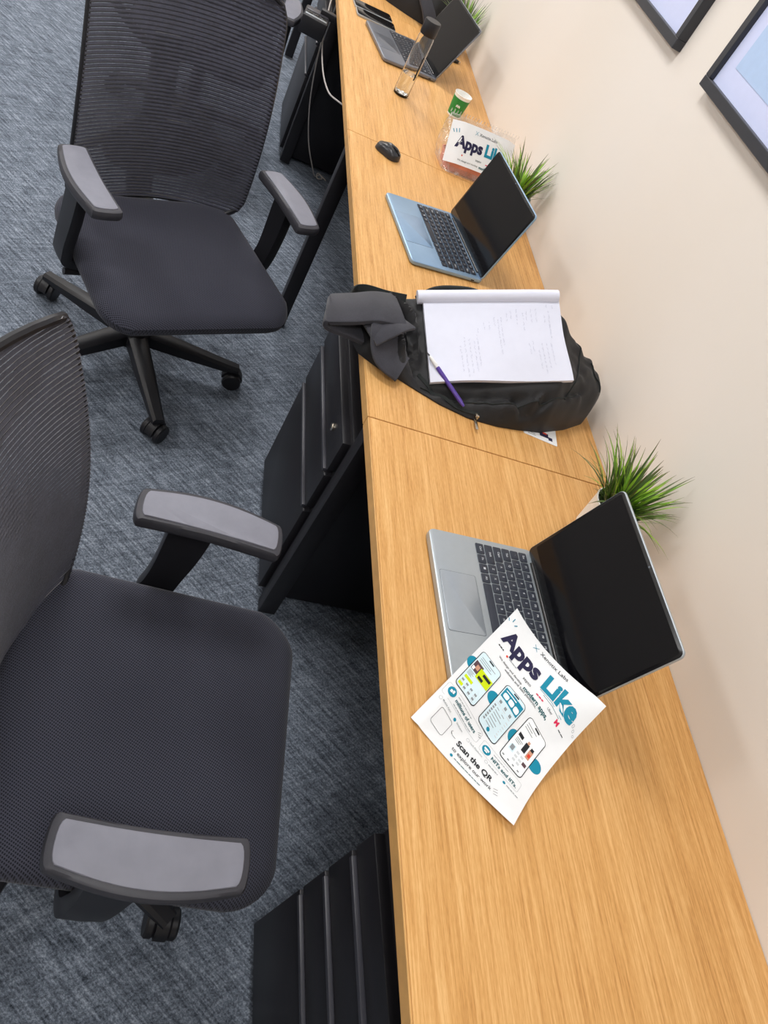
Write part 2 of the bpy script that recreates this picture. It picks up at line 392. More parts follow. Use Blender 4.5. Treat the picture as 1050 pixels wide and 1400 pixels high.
# ------------------------------------------------------------------ office chairs
def back_xy(u, v):
    """front surface of the backrest in chair space, u across -1..1, v up 0..1"""
    z = 0.464+0.556*v
    hw = 0.245*(1-0.10*(v-0.35)**2)
    e = 1.0
    if v < 0.10: e = 0.80+0.20*math.sqrt(max(0, 1-((0.10-v)/0.10)**2))
    if v > 0.88: e = 0.78+0.22*math.sqrt(max(0, 1-((v-0.88)/0.12)**2))
    lean = -0.055-0.085*v+0.026*math.sin(PI*v)
    x = lean-0.060*(1-u*u)-0.02
    return Vector((x, u*hw*e, z))
def make_chair(name, label):
    t = thing(name, label, 'chair')
    BP, BM = M['black_plastic'], M['black_metal']
    # star base with casters
    hub = obj('base_hub', lathe(NB(), [(0.045, 0.075), (0.05, 0.09), (0.05, 0.125), (0.04, 0.14), (0.032, 0.15)], n=20), BP, t)
    for k in range(5):
        a = math.radians(-7+72*k)
        b = NB()
        rs = []
        for r, hw, z0, z1 in ((0.03, 0.028, 0.085, 0.128), (0.16, 0.024, 0.072, 0.108), (0.28, 0.019, 0.062, 0.088), (0.325, 0.017, 0.064, 0.082)):
            rs.append([(r, -hw, z0), (r, hw, z0), (r, hw, z1-0.008), (r, hw*0.6, z1), (r, -hw*0.6, z1), (r, -hw, z1-0.008)])
        rings(b, rs); obj('base_leg', b, BP, t, rot=(0, 0, a))
        ca, sa = math.cos(a), math.sin(a)
        b = NB(); lathe(b, [(0.011, 0.045), (0.011, 0.066)], (0, 0, 0), 10)
        for i in range(1): 
            rs = []
            for yy in (-0.012, 0.012):
                rs.append([(0.033*math.cos(q), yy, 0.031+0.033*math.sin(q)) for q in [PI*j/10 for j in range(11)]])
            rings(b, rs)
        cz = obj('caster', b, BP, t, loc=(0.315*ca, 0.315*sa, 0), rot=(0, 0, a+2.2+k*0.9))
        for sy in (-1, 1):
            b = NB(); lathe(b, [(0.012, -0.009), (0.026, -0.009), (0.0295, -0.005), (0.0295, 0.005), (0.026, 0.009), (0.012, 0.009)], n=20)
            bmesh.ops.rotate(b, cent=(0, 0, 0), matrix=Matrix.Rotation(PI/2, 3, 'X'), verts=b.verts); bmesh.ops.translate(b, vec=(0, sy*0.0215, 0.0297), verts=b.verts)
            obj('wheel', b, BP, cz)
    obj('gas_lift', lathe(NB(), [(0.027, 0.14), (0.027, 0.26), (0.016, 0.265), (0.016, 0.385)], n=18), BP, t)
    b = NB(); box(b, (0.06, 0, 0.395), (0.30, 0.17, 0.045), 0.012); box(b, (-0.10, 0, 0.405), (0.16, 0.08, 0.04), 0.01)
    obj('tilt_mechanism', b, BP, t)
    b = NB(); tube(b, [(0.08, -0.08, 0.39), (0.09, -0.22, 0.385), (0.09, -0.27, 0.39)], [0.006, 0.006, 0.009]); obj('lever', b, BP, t)
    # seat cushion
    b = NB(); rs = []
    hx, hy, cx = 0.235, 0.262, 0.100
    for ins, z, dome in ((0.05, 0.405, 0), (0.015, 0.41, 0), (0.003, 0.425, 0), (0.0, 0.442, 0), (0.004, 0.456, .2), (0.014, 0.465, .5), (0.03, 0.470, .8), (0.06, 0.472, 1), (0.10, 0.473, 1), (0.14, 0.474, 1), (0.19, 0.474, 1)):
        ring = []
        for x, y in rrect(hx-ins, hy-ins, max(0.012, 0.068-ins*0.6), 8, 0, 0):
            tp = 1.0-0.07*sst(-0.05, -0.24, x)-0.035*sst(0.10, 0.24, x)
            zz = z-0.022*sst(0.12, 0.235, x)*(1 if dome else 0.6)+0.006*abs(y/hy)**2*dome-0.004*dome*math.cos(min(1, abs(x)/hx)*PI/2)
            ring.append((cx+x+0.014*(1-(y/hy)**2)*sst(0.1, 0.23, x), y*tp, zz))
        rs.append(ring)
    rings(b, rs); obj('seat', b, M['knit'], t)
    b = NB(); slab(b, rrect(hx-0.03, hy-0.035, 0.07, 6, cx, 0), 0.392, 0.412, 0.006); obj('seat_shell', b, BP, t)
    # backrest: frame tube, woven ribs, lumbar support, rear spine
    outl = []
    N = 26
    for k in range(N+1): outl.append(back_xy(1, k/N))
    for k in range(1, 16): outl.append(back_xy(1-2*k/16, 1))
    for k in range(N+1): outl.append(back_xy(-1, 1-k/N))
    for k in range(1, 16): outl.append(back_xy(-1+2*k/16, 0))
    b = NB(); pts = [p+Vector((-0.006, 0, 0)) for p in outl]; pts.append(pts[0]); tube(b, pts, 0.0065, 8); obj('back_frame', b, BP, t)
    b = NB(); NR = 62
    for k in range(NR):
        v0 = (k+0.02)/NR; v1 = (k+0.945)/NR
        prev = None
        for j in range(17):
            u = -1+2*j/16
            A, B = back_xy(u, v0), back_xy(u, v1); mid = (A+B)/2+Vector((0.0022, 0, 0.0))
            cur = [b.verts.new(A), b.verts.new(mid), b.verts.new(B), b.verts.new((A+B)/2+Vector((-0.0015, 0, 0)))]
            if prev:
                for q in range(4): b.faces.new((prev[q], cur[q], cur[(q+1) % 4], prev[(q+1) % 4]))
            prev = cur
    tag(obj('mesh_back', b, M['mesh'], t), kind='stuff')
    b = NB()
    rs = []
    for k in range(9):
        v = 0.10+0.26*k/8; sc = 0.62*math.sqrt(max(0.05, 1-((k-4)/4.4)**2))
        rs.append([back_xy(u*sc, v)+Vector((-0.022+0.004*math.cos(u*1.5), 0, 0)) for u in [i/6-1 for i in range(13)]]+[back_xy(u*sc, v)+Vector((-0.034, 0, 0)) for u in [1-i/6 for i in range(13)]])
    rings(b, rs); obj('lumbar_support', b, BP, t)
    b = NB(); sp = spline([(-0.12, 0, 0.41), (-0.20, 0, 0.43), (-0.225, 0, 0.52), (-0.215, 0, 0.68), (-0.235, 0, 0.84)], 6)
    ribbon(b, sp, [0.07+0.02*math.sin(i) * 0 for i in range(len(sp))], 0.022, (0, 1, 0)); obj('back_spine', b, BP, t)
    for s in (-1, 1):
        sp = spline([(-0.228, 0, 0.78), (-0.20, s*0.10, 0.85), (-0.185, s*0.17, 0.91), (-0.168, s*0.215, 0.935)], 5); obj('back_bracket', tube(NB(), sp, 0.011, 8), BP, t)
        sp = spline([(-0.218, 0, 0.62), (-0.18, s*0.11, 0.60), (-0.115, s*0.235, 0.58)], 5); obj('back_bracket', tube(NB(), sp, 0.011, 8), BP, t)
    # arms
    for s in (-1, 1):
        b = NB(); sp = spline([(0.06, s*0.10, 0.398), (0.06, s*0.20, 0.400), (0.065, s*0.262, 0.415), (0.075, s*0.274, 0.455), (0.085, s*0.272, 0.54), (0.09, s*0.268, 0.64)], 6)
        ribbon(b, sp, [0.062+0.012*sst(0.45, 0.6, p.z) for p in sp], 0.026, (1, 0, 0)); obj('arm_post', b, BP, t)
        b = NB(); ol = []
        xr, xf = -0.010, 0.235
        n = 14
        for k in range(n+1):   # outer convex edge
            q = k/n; ol.append((xf+(xr-xf)*q, s*(0.265+0.020+0.026*math.sin(PI*(q*0.9+0.05)))))
        for k in range(n+1):   # inner edge
            q = k/n; ol.append((xr+(xf-xr)*q+(0.010*math.sin(PI*q)) * 0, s*(0.265-0.040+0.004*math.sin(PI*q))))
        if s < 0: ol.reverse()
        # rounded corners
        for _ in range(2):
            ol2 = []
            for i in range(len(ol)):
                a_, c_ = ol[i], ol[(i+1) % len(ol)]
                ol2 += [(a_[0]*.75+c_[0]*.25, a_[1]*.75+c_[1]*.25), (a_[0]*.25+c_[0]*.75, a_[1]*.25+c_[1]*.75)]
            ol = ol2
        if s > 0: ol = ol
        pd = obj('arm_pad', slab(b, ol, 0.638, 0.662, 0.008), M['pad_rim'], t)
        mx = sum(p[0] for p in ol)/len(ol); my = sum(p[1] for p in ol)/len(ol)
        il = [(mx+(x-mx)*0.915, my+(y-my)*0.78) for x, y in ol]
        b = NB(); slab(b, il, 0.655, 0.6645, 0.002); obj('pad_inlay', b, M['pad_top'], pd)
    return t
ch = make_chair('office_chair', 'black mesh office chair nearest the camera, seat beside the silver laptop\'s desk')
c2 = copy_tree(ch); c2.location = (-0.425, 0.815, 0); c2.rotation_euler = (0, 0, math.radians(-62))
for o in c2.children:                      # its back sits a touch to one side on the mechanism
    if o.name.startswith(('back_', 'mesh_back', 'lumbar')): o.location.y += 0.018
tag(c2, 'black mesh office chair in the middle, turned to the camera, back see-through')
c3 = copy_tree(ch); c3.location = (-0.41, 2.34, 0); c3.rotation_euler = (0, 0, math.radians(-96))
ch.location = (-0.388, -0.525, 0); ch.rotation_euler = (0, 0, math.radians(-3.5))
for chair, turn in ((ch, -29), (c3, -20)):   # these bases are swivelled against their seats
    for o in chair.children:
        if o.name.startswith(('base_leg', 'caster')):
            o.location = Matrix.Rotation(math.radians(turn), 3, 'Z') @ o.location; o.rotation_euler.z += math.radians(turn)
tag(c3, 'black mesh office chair at the top edge, mostly hidden behind the middle chair')

# ------------------------------------------------------------------ laptops
ROWS = [  # from the user's edge to the hinge: (width units, legend)
 [(1.2, 'Ctrl'), (1, 'Fn'), (1, '\u25A0'), (1, 'Alt'), (5.0, ''), (1, 'Alt'), (1.2, 'Ctrl'), (1, '<'), (1, '^'), (1, '>')],
 [(2.1, 'Shift')]+[(1, c) for c in 'ZXCVBNM']+[(1, ','), (1, '.'), (1, '/'), (2.3, 'Shift')],
 [(1.7, 'Caps')]+[(1, c) for c in 'ASDFGHJKL']+[(1, ';'), (1, "'"), (1.7, 'Enter')],
 [(1.4, 'Tab')]+[(1, c) for c in 'QWERTYUIOP']+[(1, '['), (1, ']'), (1.0, '\\')],
 [(1, '`')]+[(1, c) for c in '1234567890']+[(1, '-'), (1, '='), (1.4, 'Bksp')],
 [(1.1, 'Esc')]+[(1, 'F%d' % k) for k in range(1, 13)]+[(1.3, 'Del')],
]
def laptop(label, loc, rz, Wd, D, th, tilt, LH, mats, kx0, kx1, khw, pad, keymat, rbase=0.012, pady=0.0):
    body, padm = mats
    t = thing('laptop', label, 'laptop', loc, rz)
    b = NB(); slab(b, rrect(D/2, Wd/2, rbase, 5), 0.003, th, 0.003); base = obj('base', b, body, t)
    for fx in (-1, 1):
        b = NB(); box(b, (fx*(D/2-0.025), 0, 0.0018), (0.008, Wd*0.7, 0.0036), 0.0015); obj('foot_strip', b, M['black_plastic'], base)
    x0, x1 = -D/2+kx0, -D/2+kx1
    rp = (x1-x0)/6
    kcache = {}
    lv, lf = [], []
    for r, row in enumerate(ROWS):
        tot = sum(w_ for w_, _ in row); unit = 2*khw/tot; y = khw
        kh = rp*0.86 
        for w_, lg in row:
            kw = unit*w_; key = (round(kw, 4), r)
            cx, cy = x0+rp*(r+0.5), y-kw/2; y -= kw
            if key not in kcache:
                bb = NB(); slab(bb, rrect(kh/2, (kw-rp*0.14)/2, 0.0016, 2), 0, 0.0014, 0.0004)
                o = obj('key', bb, keymat, base, loc=(cx, cy, th)); kcache[key] = o
            else: inst(kcache[key], 'key', base, (cx, cy, th))
            if lg:
                vs, fs = text2d(lg, 0.012)
                xs = [v[0] for v in vs]; ys = [v[1] for v in vs]
                sc = min(0.0058, (kw-0.006)/(max(xs)-min(xs)+1e-6)) if len(lg) > 1 else 0.0058
                mx, my = (min(xs)+max(xs))/2, (min(ys)+max(ys))/2; o0 = len(lv)
                for vx, vy in vs: lv.append((cx+(vy-my)*sc+0.0012, cy-(vx-mx)*sc, th+0.0016))
                fs_ = [tuple(i+o0 for i in f) for f in fs]; lf += fs_
    me = bpy.data.meshes.new('key_lettering'); me.from_pydata(lv, [], lf); me.materials.append(M['legend'])
    o = bpy.data.objects.new('key_lettering', me); COL.objects.link(o); o.parent = base
    px0, px1, py = pad
    b = NB(); slab(b, rrect((px1-px0)/2+0.0006, py+0.0006, 0.004, 4, -D/2+(px0+px1)/2, pady), th-0.001, th+0.0002); obj('touchpad_gap', b, M['groove'], base)
    b = NB(); slab(b, rrect((px1-px0)/2, py, 0.004, 4, -D/2+(px0+px1)/2, pady), th-0.001, th+0.0005, 0.0003); obj('touchpad', b, padm, base)
    # hinge + lid (tilted about the hinge line)
    hx = D/2-0.010
    b = NB(); tube(b, [(hx+0.003, -Wd*0.40, th-0.001), (hx+0.003, Wd*0.40, th-0.001)], 0.0055, 10); obj('hinge', b, M['bezel'], t)
    b = NB(); slab(b, rrect(LH/2, Wd/2, 0.010, 6, LH/2, 0), 0, 0.0052, 0.0015)
    lid = obj('lid', b, body, t, loc=(hx+0.006, 0, th-0.001), rot=(0, -(PI/2-tilt), 0))
    # local +x of the lid runs up the screen; its +z faces away from the user -> glass on -z side
    b = NB(); slab(b, rrect(LH/2-0.0015, Wd/2-0.0015, 0.009, 6, LH/2, 0), 0.0046, 0.0060, 0.0003); obj('bezel', b, M['bezel'], lid)
    b = NB(); slab(b, rrect(LH/2-0.013, Wd/2-0.007, 0.003, 3, LH/2+0.006, 0), 0.0050, 0.0064); obj('screen', b, M['screen'], lid)
    b = NB(); lathe(b, [(0.002, 0.0058), (0.002, 0.0062)], (LH-0.0055, 0, 0), 12); obj('webcam', b, M['groove'], lid)
    for s in (-1, 1):
        b = NB(); box(b, (D/2-0.03, s*(Wd/2-0.0006), th*0.5), (0.010, 0.002, 0.0035), 0.0008); obj('port', b, M['bezel'], base)
    return t
laptop('silver laptop with a black screen, nearest the camera, partly covered by the flyer', (0.2025, -0.4105, H), math.radians(1.5), 0.315, 0.2155, 0.0165, math.radians(17), 0.210,
       (M['silver'], M['silver_pad']), 0.090, 0.199, 0.146, (0.009, 0.078, 0.058), M['key'], pady=0.013)
laptop('pale blue laptop on the middle desk, in front of the bagged snack', (0.222, 0.7615, H), math.radians(9.7), 0.302, 0.2125, 0.0135, math.radians(11), 0.207,
       (M['blue_alu'], M['blue_pad']), 0.091, 0.196, 0.137, (0.006, 0.085, 0.066), M['key2'])
laptop('dark grey laptop at the far end behind the water bottle', (0.234, 2.023, H), math.radians(10.3), 0.305, 0.220, 0.0145, math.radians(22), 0.213,
       (M['grey_alu'], M['grey_pad']), 0.094, 0.200, 0.138, (0.006, 0.088, 0.062), M['key2'])

# ------------------------------------------------------------------ flyer with its printing
FC = (Vector((0.236, -0.398)), Vector((0.322, -0.586)), Vector((0.030, -0.609)), Vector((0.168, -0.751)))   # corners: TL, TR, BL, BR
def flyer_xy(u, v):
    a, c = u/0.21, v/0.297
    return FC[0]*(1-a)*(1-c)+FC[1]*a*(1-c)+FC[2]*(1-a)*c+FC[3]*a*c
def flyer_z(u, v):      # u 0..0.21 across, v 0..0.297 down
    p = flyer_xy(u, v)
    # the sheet lies over the laptop's corner, leans up at the screen and relaxes to the desk beyond
    over = max(0.100-p.x, -0.560-p.y, 0.0)
    z = max(0.0182*(1-sst(0.0, 0.08, over)), 0.0014)
    def curl(cu, cv, h, r):
        d = math.hypot(u-cu, v-cv); return h*max(0, 1-d/r)**2
    z += curl(0.21, 0, 0.070, 0.24)+curl(0.21, 0.297, 0.013, 0.15)+curl(0, 0.297, 0.002, 0.10)+curl(0, 0, 0.010, 0.16)
    return z
def flyer_pt(u, v, lift=0.0):
    p = flyer_xy(u, v); return Vector((p.x, p.y, H+flyer_z(u, v)+lift))
class Print:
    def __init__(s, ptf, joined=()): s.ptf = ptf; s.g = {}; s.joined = joined; s.n = 0
    def add(s, key, vs, fs, lift):
        s.n += 1
        V, F = s.g.setdefault((key, 0 if key in s.joined else s.n), ([], [])); o = len(V)
        V += [s.ptf(u, v, lift) for u, v in vs]; F += [tuple(i+o for i in f) for f in fs]
    def rect(s, key, u0, v0, u1, v1, lift=0.0004, r=0.0):
        nu = max(1, int((u1-u0)/0.010)); nv = max(1, int((v1-v0)/0.010))
        vs = [(u0+(u1-u0)*i/nu, v0+(v1-v0)*j/nv) for j in range(nv+1) for i in range(nu+1)]
        fs = [(j*(nu+1)+i, j*(nu+1)+i+1, (j+1)*(nu+1)+i+1, (j+1)*(nu+1)+i) for j in range(nv) for i in range(nu)]
        s.add(key, vs, [tuple(reversed(f)) for f in fs], lift)
    def disc(s, key, cu, cv, r, lift=0.0004, n=24):
        vs = [(cu, cv)]+[(cu+r*q*math.cos(2*PI*i/n), cv+r*q*math.sin(2*PI*i/n)) for q in (0.35, 0.7, 1.0) for i in range(n)]
        s.add(key, vs, [(0, 1+(i+1) % n, 1+i) for i in range(n)]+[(1+k*n+i, 1+k*n+(i+1) % n, 1+(k+1)*n+(i+1) % n, 1+(k+1)*n+i) for k in (0, 1) for i in range(n)], lift)
    def rpanel(s, key, u0, v0, u1, v1, r, lift):
        hu, hv = (u1-u0)/2, (v1-v0)/2; ol = [(p[0]+(q[0]-p[0])*k/4, p[1]+(q[1]-p[1])*k/4) for p, q in [(l_[i], l_[(i+1) % len(l_)]) for l_ in [rrect(hu, hv, r, 4, (u0+u1)/2, (v0+v1)/2)] for i in range(len(l_))] for k in range(4)]; cu, cv = (u0+u1)/2, (v0+v1)/2
        # ring-filled so that it follows the sheet
        vs, fs, n = [], [], len(ol)
        K = 9
        for k in range(K+1):
            q = 1-k/K*0.98
            vs += [(cu+(x-cu)*q, cv+(y-cv)*q) for x, y in ol]
        for k in range(K):
            for i in range(n):
                j = (i+1) % n; fs.append((k*n+j, k*n+i, (k+1)*n+i, (k+1)*n+j))
        s.add(key, vs, fs, lift)
    def outline(s, key, u0, v0, u1, v1, r, w, lift):
        a = rrect((u1-u0)/2, (v1-v0)/2, r, 4, (u0+u1)/2, (v0+v1)/2); c = rrect((u1-u0)/2-w, (v1-v0)/2-w, max(0.0005, r-w), 4, (u0+u1)/2, (v0+v1)/2)
        def dens(l):
            o = []
            for i in range(len(l)):
                p, q = l[i], l[(i+1) % len(l)]
                for k in range(6): o.append((p[0]+(q[0]-p[0])*k/6, p[1]+(q[1]-p[1])*k/6))
            return o
        a, c = dens(a), dens(c); n = len(a)
        s.add(key, a+c, [((i+1) % n, i, n+i, n+(i+1) % n) for i in range(n)], lift)
    def text(s, key, string, u0, u1, vb, hmul=1.0, bold=0.0, lift=0.0007, ang=0.0):
        vs, fs = text2d(string, bold)
        xs = [p[0] for p in vs]; x0, x1 = min(xs), max(xs); sc = (u1-u0)/(x1-x0)
        out = []
        for x, y in vs:
            a, b_ = (x-x0)*sc, -y*sc*hmul
            out.append((u0+a*math.cos(ang)-b_*math.sin(ang), vb+a*math.sin(ang)+b_*math.cos(ang)))
        s.add(key, out, fs, lift)
    def line(s, key, pts, w, lift=0.0006):
        for p, q in zip(pts, pts[1:]):
            d = Vector((q[0]-p[0], q[1]-p[1])); 
            if d.length < 1e-6: continue
            n = Vector((-d.y, d.x)).normalized()*w/2
            s.add(key, [(p[0]+n.x, p[1]+n.y), (p[0]-n.x, p[1]-n.y), (q[0]-n.x, q[1]-n.y), (q[0]+n.x, q[1]+n.y)], [(0, 1, 2, 3)], lift)
    def fine(s, key, u0, u1, vb, h=0.0011, seed=1, lift=0.0007):
        rn = random.Random(seed+int(u0*1e4)); u = u0
        while u < u1-0.001:
            e = min(u1, u+rn.uniform(0.003, 0.008))
            s.rect(key, u, vb-h, e, vb, lift); u = e+0.0011
    def flush(s, parent, names, mats):
        for (k, i), (V, F) in s.g.items():
            me = bpy.data.meshes.new(names[k]); me.from_pydata([tuple(v) for v in V], [], F); me.materials.append(mats[k])
            o = bpy.data.objects.new(names[k], me); COL.objects.link(o); o.parent = parent
            if k in s.joined: o['kind'] = 'stuff'
def sheet(ptf, nu, nv, wu, wv, th=0.0003):
    b = NB(); top = [[b.verts.new(ptf(wu*i/nu, wv*j/nv, 0)) for i in range(nu+1)] for j in range(nv+1)]
    bot = [[b.verts.new(ptf(wu*i/nu, wv*j/nv, -th)) for i in range(nu+1)] for j in range(nv+1)]
    for j in range(nv):
        for i in range(nu):
            b.faces.new((top[j][i], top[j+1][i], top[j+1][i+1], top[j][i+1])); b.faces.new((bot[j][i], bot[j][i+1], bot[j+1][i+1], bot[j+1][i]))
    for i in range(nu):
        b.faces.new((top[0][i], top[0][i+1], bot[0][i+1], bot[0][i])); b.faces.new((top[nv][i+1], top[nv][i], bot[nv][i], bot[nv][i+1]))
    for j in range(nv):
        b.faces.new((top[j+1][0], top[j][0], bot[j][0], bot[j+1][0])); b.faces.new((top[j][nu], top[j+1][nu], bot[j+1][nu], bot[j][nu]))
    return b
fl = thing('flyer', 'white printed flyer headed Apps Like, lying loose across the silver laptop\'s corner', 'flyer')
obj('paper', sheet(flyer_pt, 42, 60, 0.21, 0.297), M['paper'], fl)
pr = Print(flyer_pt, ('ic_grey', 'ic_light', 'ic_ink', 'ic_white', 'tick', 'fine', 'fine_dark', 'fine_pink', 'fine_teal'))
m_ = 0.001
# header
pr.text('hd_navy', 'Apps', 15*m_, 105*m_, 67*m_, 1.02, 0.045)
pr.text('hd_teal', 'Like', 116*m_, 190*m_, 67*m_, 1.02, 0.045)
for a, (x, y) in enumerate(((5, 27), (11, 22), (18, 24))):
    dx, dy = ((-4, -3), (0, -6), (4, -4))[a]; pr.line('teal', [((x)*m_, (y+4)*m_), ((x+dx)*m_, (y+4+dy*1.4)*m_)], 1.6*m_)
pr.line('teal', [(66*m_, 12*m_), (76*m_, 22*m_)], 0.9*m_); pr.line('teal', [(76*m_, 12*m_), (66*m_, 22*m_)], 0.9*m_)
pr.text('ink', 'Xenotix Labs', 82*m_, 143*m_, 19*m_, 1.0, 0.004)
pr.line('teal', [(118*m_, 71*m_), (145*m_, 71.5*m_), (174*m_, 74*m_)], 0.8*m_); pr.line('dteal', [(128*m_, 74.5*m_), (150*m_, 75*m_), (170*m_, 77*m_)], 0.8*m_)
for k in range(3):
    u = 194+k*5; pr.outline('grey', (u-1.5)*m_, (58+k*5)*m_, (u+2)*m_, (64+k*4)*m_, 1.5*m_, 0.5*m_, 0.0006)
# client row
pr.fine('fine_dark', 20*m_, 35*m_, 80*m_, 0.0022); pr.disc('red', 44*m_, 80.5*m_, 2.2*m_); pr.fine('fine', 50*m_, 68*m_, 81.5*m_, 0.0014)
pr.text('ink', 'zepto', 86*m_, 104*m_, 84*m_); pr.fine('fine_pink', 118*m_, 136*m_, 84.5*m_, 0.0024); pr.text('ink', 'Uber', 146*m_, 158*m_, 85*m_)
pr.text('pink', 'M', 168*m_, 176*m_, 87*m_, 1.0, 0.04); pr.fine('fine_dark', 181*m_, 194*m_, 87*m_, 0.0014)
# intro
pr.text('ink', 'We design and develop', 34*m_, 91*m_, 95.5*m_, 1.0, 0.004); pr.text('dteal', 'modern apps,', 97*m_, 156*m_, 98*m_, 1.0, 0.03)
pr.text('ink', 'websites and SaaS platforms.', 55*m_, 132*m_, 103*m_, 1.0, 0.004)
# discs behind the three phones
for cu, cv, r in ((11, 148, 12.5), (72, 158, 12), (137, 162, 12), (189, 163, 12.5)): pr.disc('teal', cu*m_, cv*m_, r*m_, 0.0003)
PH = [(9, 113, 58, 203), (74, 115, 122, 205), (134, 116, 183, 208)]
for k, (u0, v0, u1, v1) in enumerate(PH):
    u0, v0, u1, v1 = [q*m_ for q in (u0, v0, u1, v1)]
    pr.rpanel('ph_edge', u0, v0, u1, v1, 7*m_, 0.0007); pr.rpanel('sky' if k < 2 else 'white', u0+1.3*m_, v0+1.3*m_, u1-1.3*m_, v1-1.3*m_, 5.8*m_, 0.0011)
    pr.rpanel('ph_edge', (u0+u1)/2-6*m_, v0+3*m_, (u0+u1)/2+6*m_, v0+5.6*m_, 1.2*m_, 0.0016)
def R_(key, a, b, c, d, lift=0.0012): pr.rect({'grey': 'ic_grey', 'lightg': 'ic_light', 'ink': 'ic_ink', 'white': 'ic_white'}.get(key, key), a*m_, b*m_, c*m_, d*m_, lift)
# phone 1 : photo, lime banner, icon rows
for k in range(3): R_('grey', 15, 124+k*4, 15+(34, 26, 30)[k], 125.2+k*4)
R_('plum', 12, 137, 30, 158); R_('skin', 18, 142, 25, 152, 0.0014); R_('white', 13, 150, 18, 157, 0.0014); R_('lime', 27, 141, 56, 163, 0.0015); R_('ink', 36, 144, 53, 150, 0.0018); R_('ink', 31, 155, 42, 161, 0.0018)
for k in range(5): R_('grey', 13, 161+k*2.2, 13+(12, 10, 13, 9, 11)[k], 162+k*2.2)
R_('lime', 14, 174, 32, 180, 0.0013)
for j in range(2):
    for i in range(4):
        R_('grey', 14+i*10.5, 184+j*9, 19+i*10.5, 188+j*9); R_('lightg', 13+i*10.5, 189.5+j*9, 20+i*10.5, 190.6+j*9)
R_('lime', 13, 192, 22, 198, 0.0014)
# phone 2 : teal header with rounded tiles and a list
R_('tealp', 77, 122, 119, 143)
pr.rect('ic_white', 80*m_, 126*m_, 104*m_, 127.6*m_, 0.0016)
for i in range(3): pr.rpanel('white', (80+i*13)*m_, 131*m_, (91+i*13)*m_, 140.5*m_, 3*m_, 0.0016)
for i in range(3): R_('grey', 82+i*13, 148, 87+i*13, 153); R_('lightg', 81+i*13, 155, 89+i*13, 156.2)
for k in range(7): R_('grey', 79, 161+k*5, 83, 164+k*5); R_('grey', 86, 161.5+k*5, 86+(20, 16, 22, 14, 19, 17, 12)[k], 162.7+k*5); R_('lightg', 112, 161.5+k*5, 117, 163+k*5)
pr.disc('tealp', 98*m_, 197*m_, 3.4*m_, 0.0014)
# phone 3 : shop screen with two figures
for k in range(3): R_('grey', 139, 125+k*4, 139+(24, 16, 20)[k], 126.2+k*4)
R_('ink', 139, 146, 150, 152, 0.0014)
for k in range(3): R_('grey', 140, 155+k*3, 155-k*2, 156.2+k*3)
R_('ink', 157, 147, 165, 166, 0.0014); R_('skin', 159, 142, 163.5, 147.5, 0.0015); R_('skin', 168, 150, 176, 169, 0.0014); R_('ink', 169, 146, 175, 152, 0.0015); R_('red', 170, 158, 175, 165, 0.0016)
R_('skyp', 139, 169, 150, 184, 0.0013); R_('grey', 141, 171, 148, 181, 0.0015)
for j in range(3):
    for i in range(2): R_('lightg', 154+i*9, 172+j*8, 160+i*9, 177+j*8)
R_('plum', 171, 178, 179, 185, 0.0014)
for k in range(4): R_('grey', 138+k*11, 199, 142+k*11, 202)
# claims under the phones
pr.disc('teal', 18*m_, 218*m_, 8.4*m_); R_('white', 14, 216, 18, 221, 0.0009); R_('white', 18.6, 214, 22, 220, 0.0009)
pr.fine('fine', 31*m_, 68*m_, 215*m_); pr.text('dteal', 'millions of users', 31*m_, 86*m_, 224*m_, 1.0, 0.025); pr.fine('fine', 32*m_, 80*m_, 229.5*m_)
pr.disc('teal', 117*m_, 224*m_, 8.4*m_); R_('white', 112, 221, 122, 225, 0.0009); R_('white', 114, 226, 120, 228.5, 0.0009)
pr.fine('fine', 130*m_, 162*m_, 218.5*m_); pr.text('dteal', 'NITs and IITs.', 130*m_, 185*m_, 230*m_, 1.0, 0.025)
for cu, tx, uu in ((11, 'Mobile Apps', 38), (50, 'Websites', 71), (86, 'SaaS Platforms', 118), (127, 'Web Apps', 152), (166, 'AI Chatbots', 196)):
    v = 240+cu*0.012; 
    if cu in (50, 166): pr.disc('tealL', cu*m_, v*m_, 2.7*m_)
    else: pr.outline('grey', (cu-3)*m_, (v-3)*m_, (cu+3)*m_, (v+3)*m_, 2.9*m_, 0.4*m_, 0.0006)
    if cu < 100: pr.text('grey', tx, (cu+5)*m_, uu*m_, (v+1.3)*m_, 1.0, 0.004)
    else: pr.fine('fine', (cu+5)*m_, uu*m_, (v+1)*m_, 0.0015)
pr.outline('grey', 4*m_, 209*m_, 98*m_, 232*m_, 4*m_, 0.35*m_, 0.0005); pr.outline('grey', 105*m_, 212*m_, 190*m_, 235*m_, 4*m_, 0.35*m_, 0.0005)
pr.outline('ink', 22*m_, 247*m_, 52*m_, 277*m_, 4*m_, 0.6*m_, 0.0006)      # the box that held the code; left empty
pr.line('ink', [(58*m_, 256*m_), (63*m_, 259*m_), (70*m_, 259*m_)], 0.6*m_); pr.line('ink', [(60*m_, 253*m_), (58*m_, 256*m_), (61*m_, 259*m_)], 0.6*m_)
pr.text('ink', 'Scan the QR', 76*m_, 150*m_, 265*m_, 1.0, 0.028); pr.text('ink', 'to explore our work', 75*m_, 156*m_, 278*m_, 1.0, 0.004)
for k in range(3): pr.line('tick', [((158+k*2)*m_, (270+k*4)*m_), ((165+k*2)*m_, (266+k*4.5)*m_)], 0.6*m_); pr.line('tick', [((90+k*2)*m_, (216+k*2)*m_), ((95+k*2)*m_, (212+k*3)*m_)], 0.5*m_)
pr.disc('tealL', 81*m_, 286*m_, 2.6*m_); pr.fine('fine_teal', 87*m_, 140*m_, 287*m_, 0.0012)
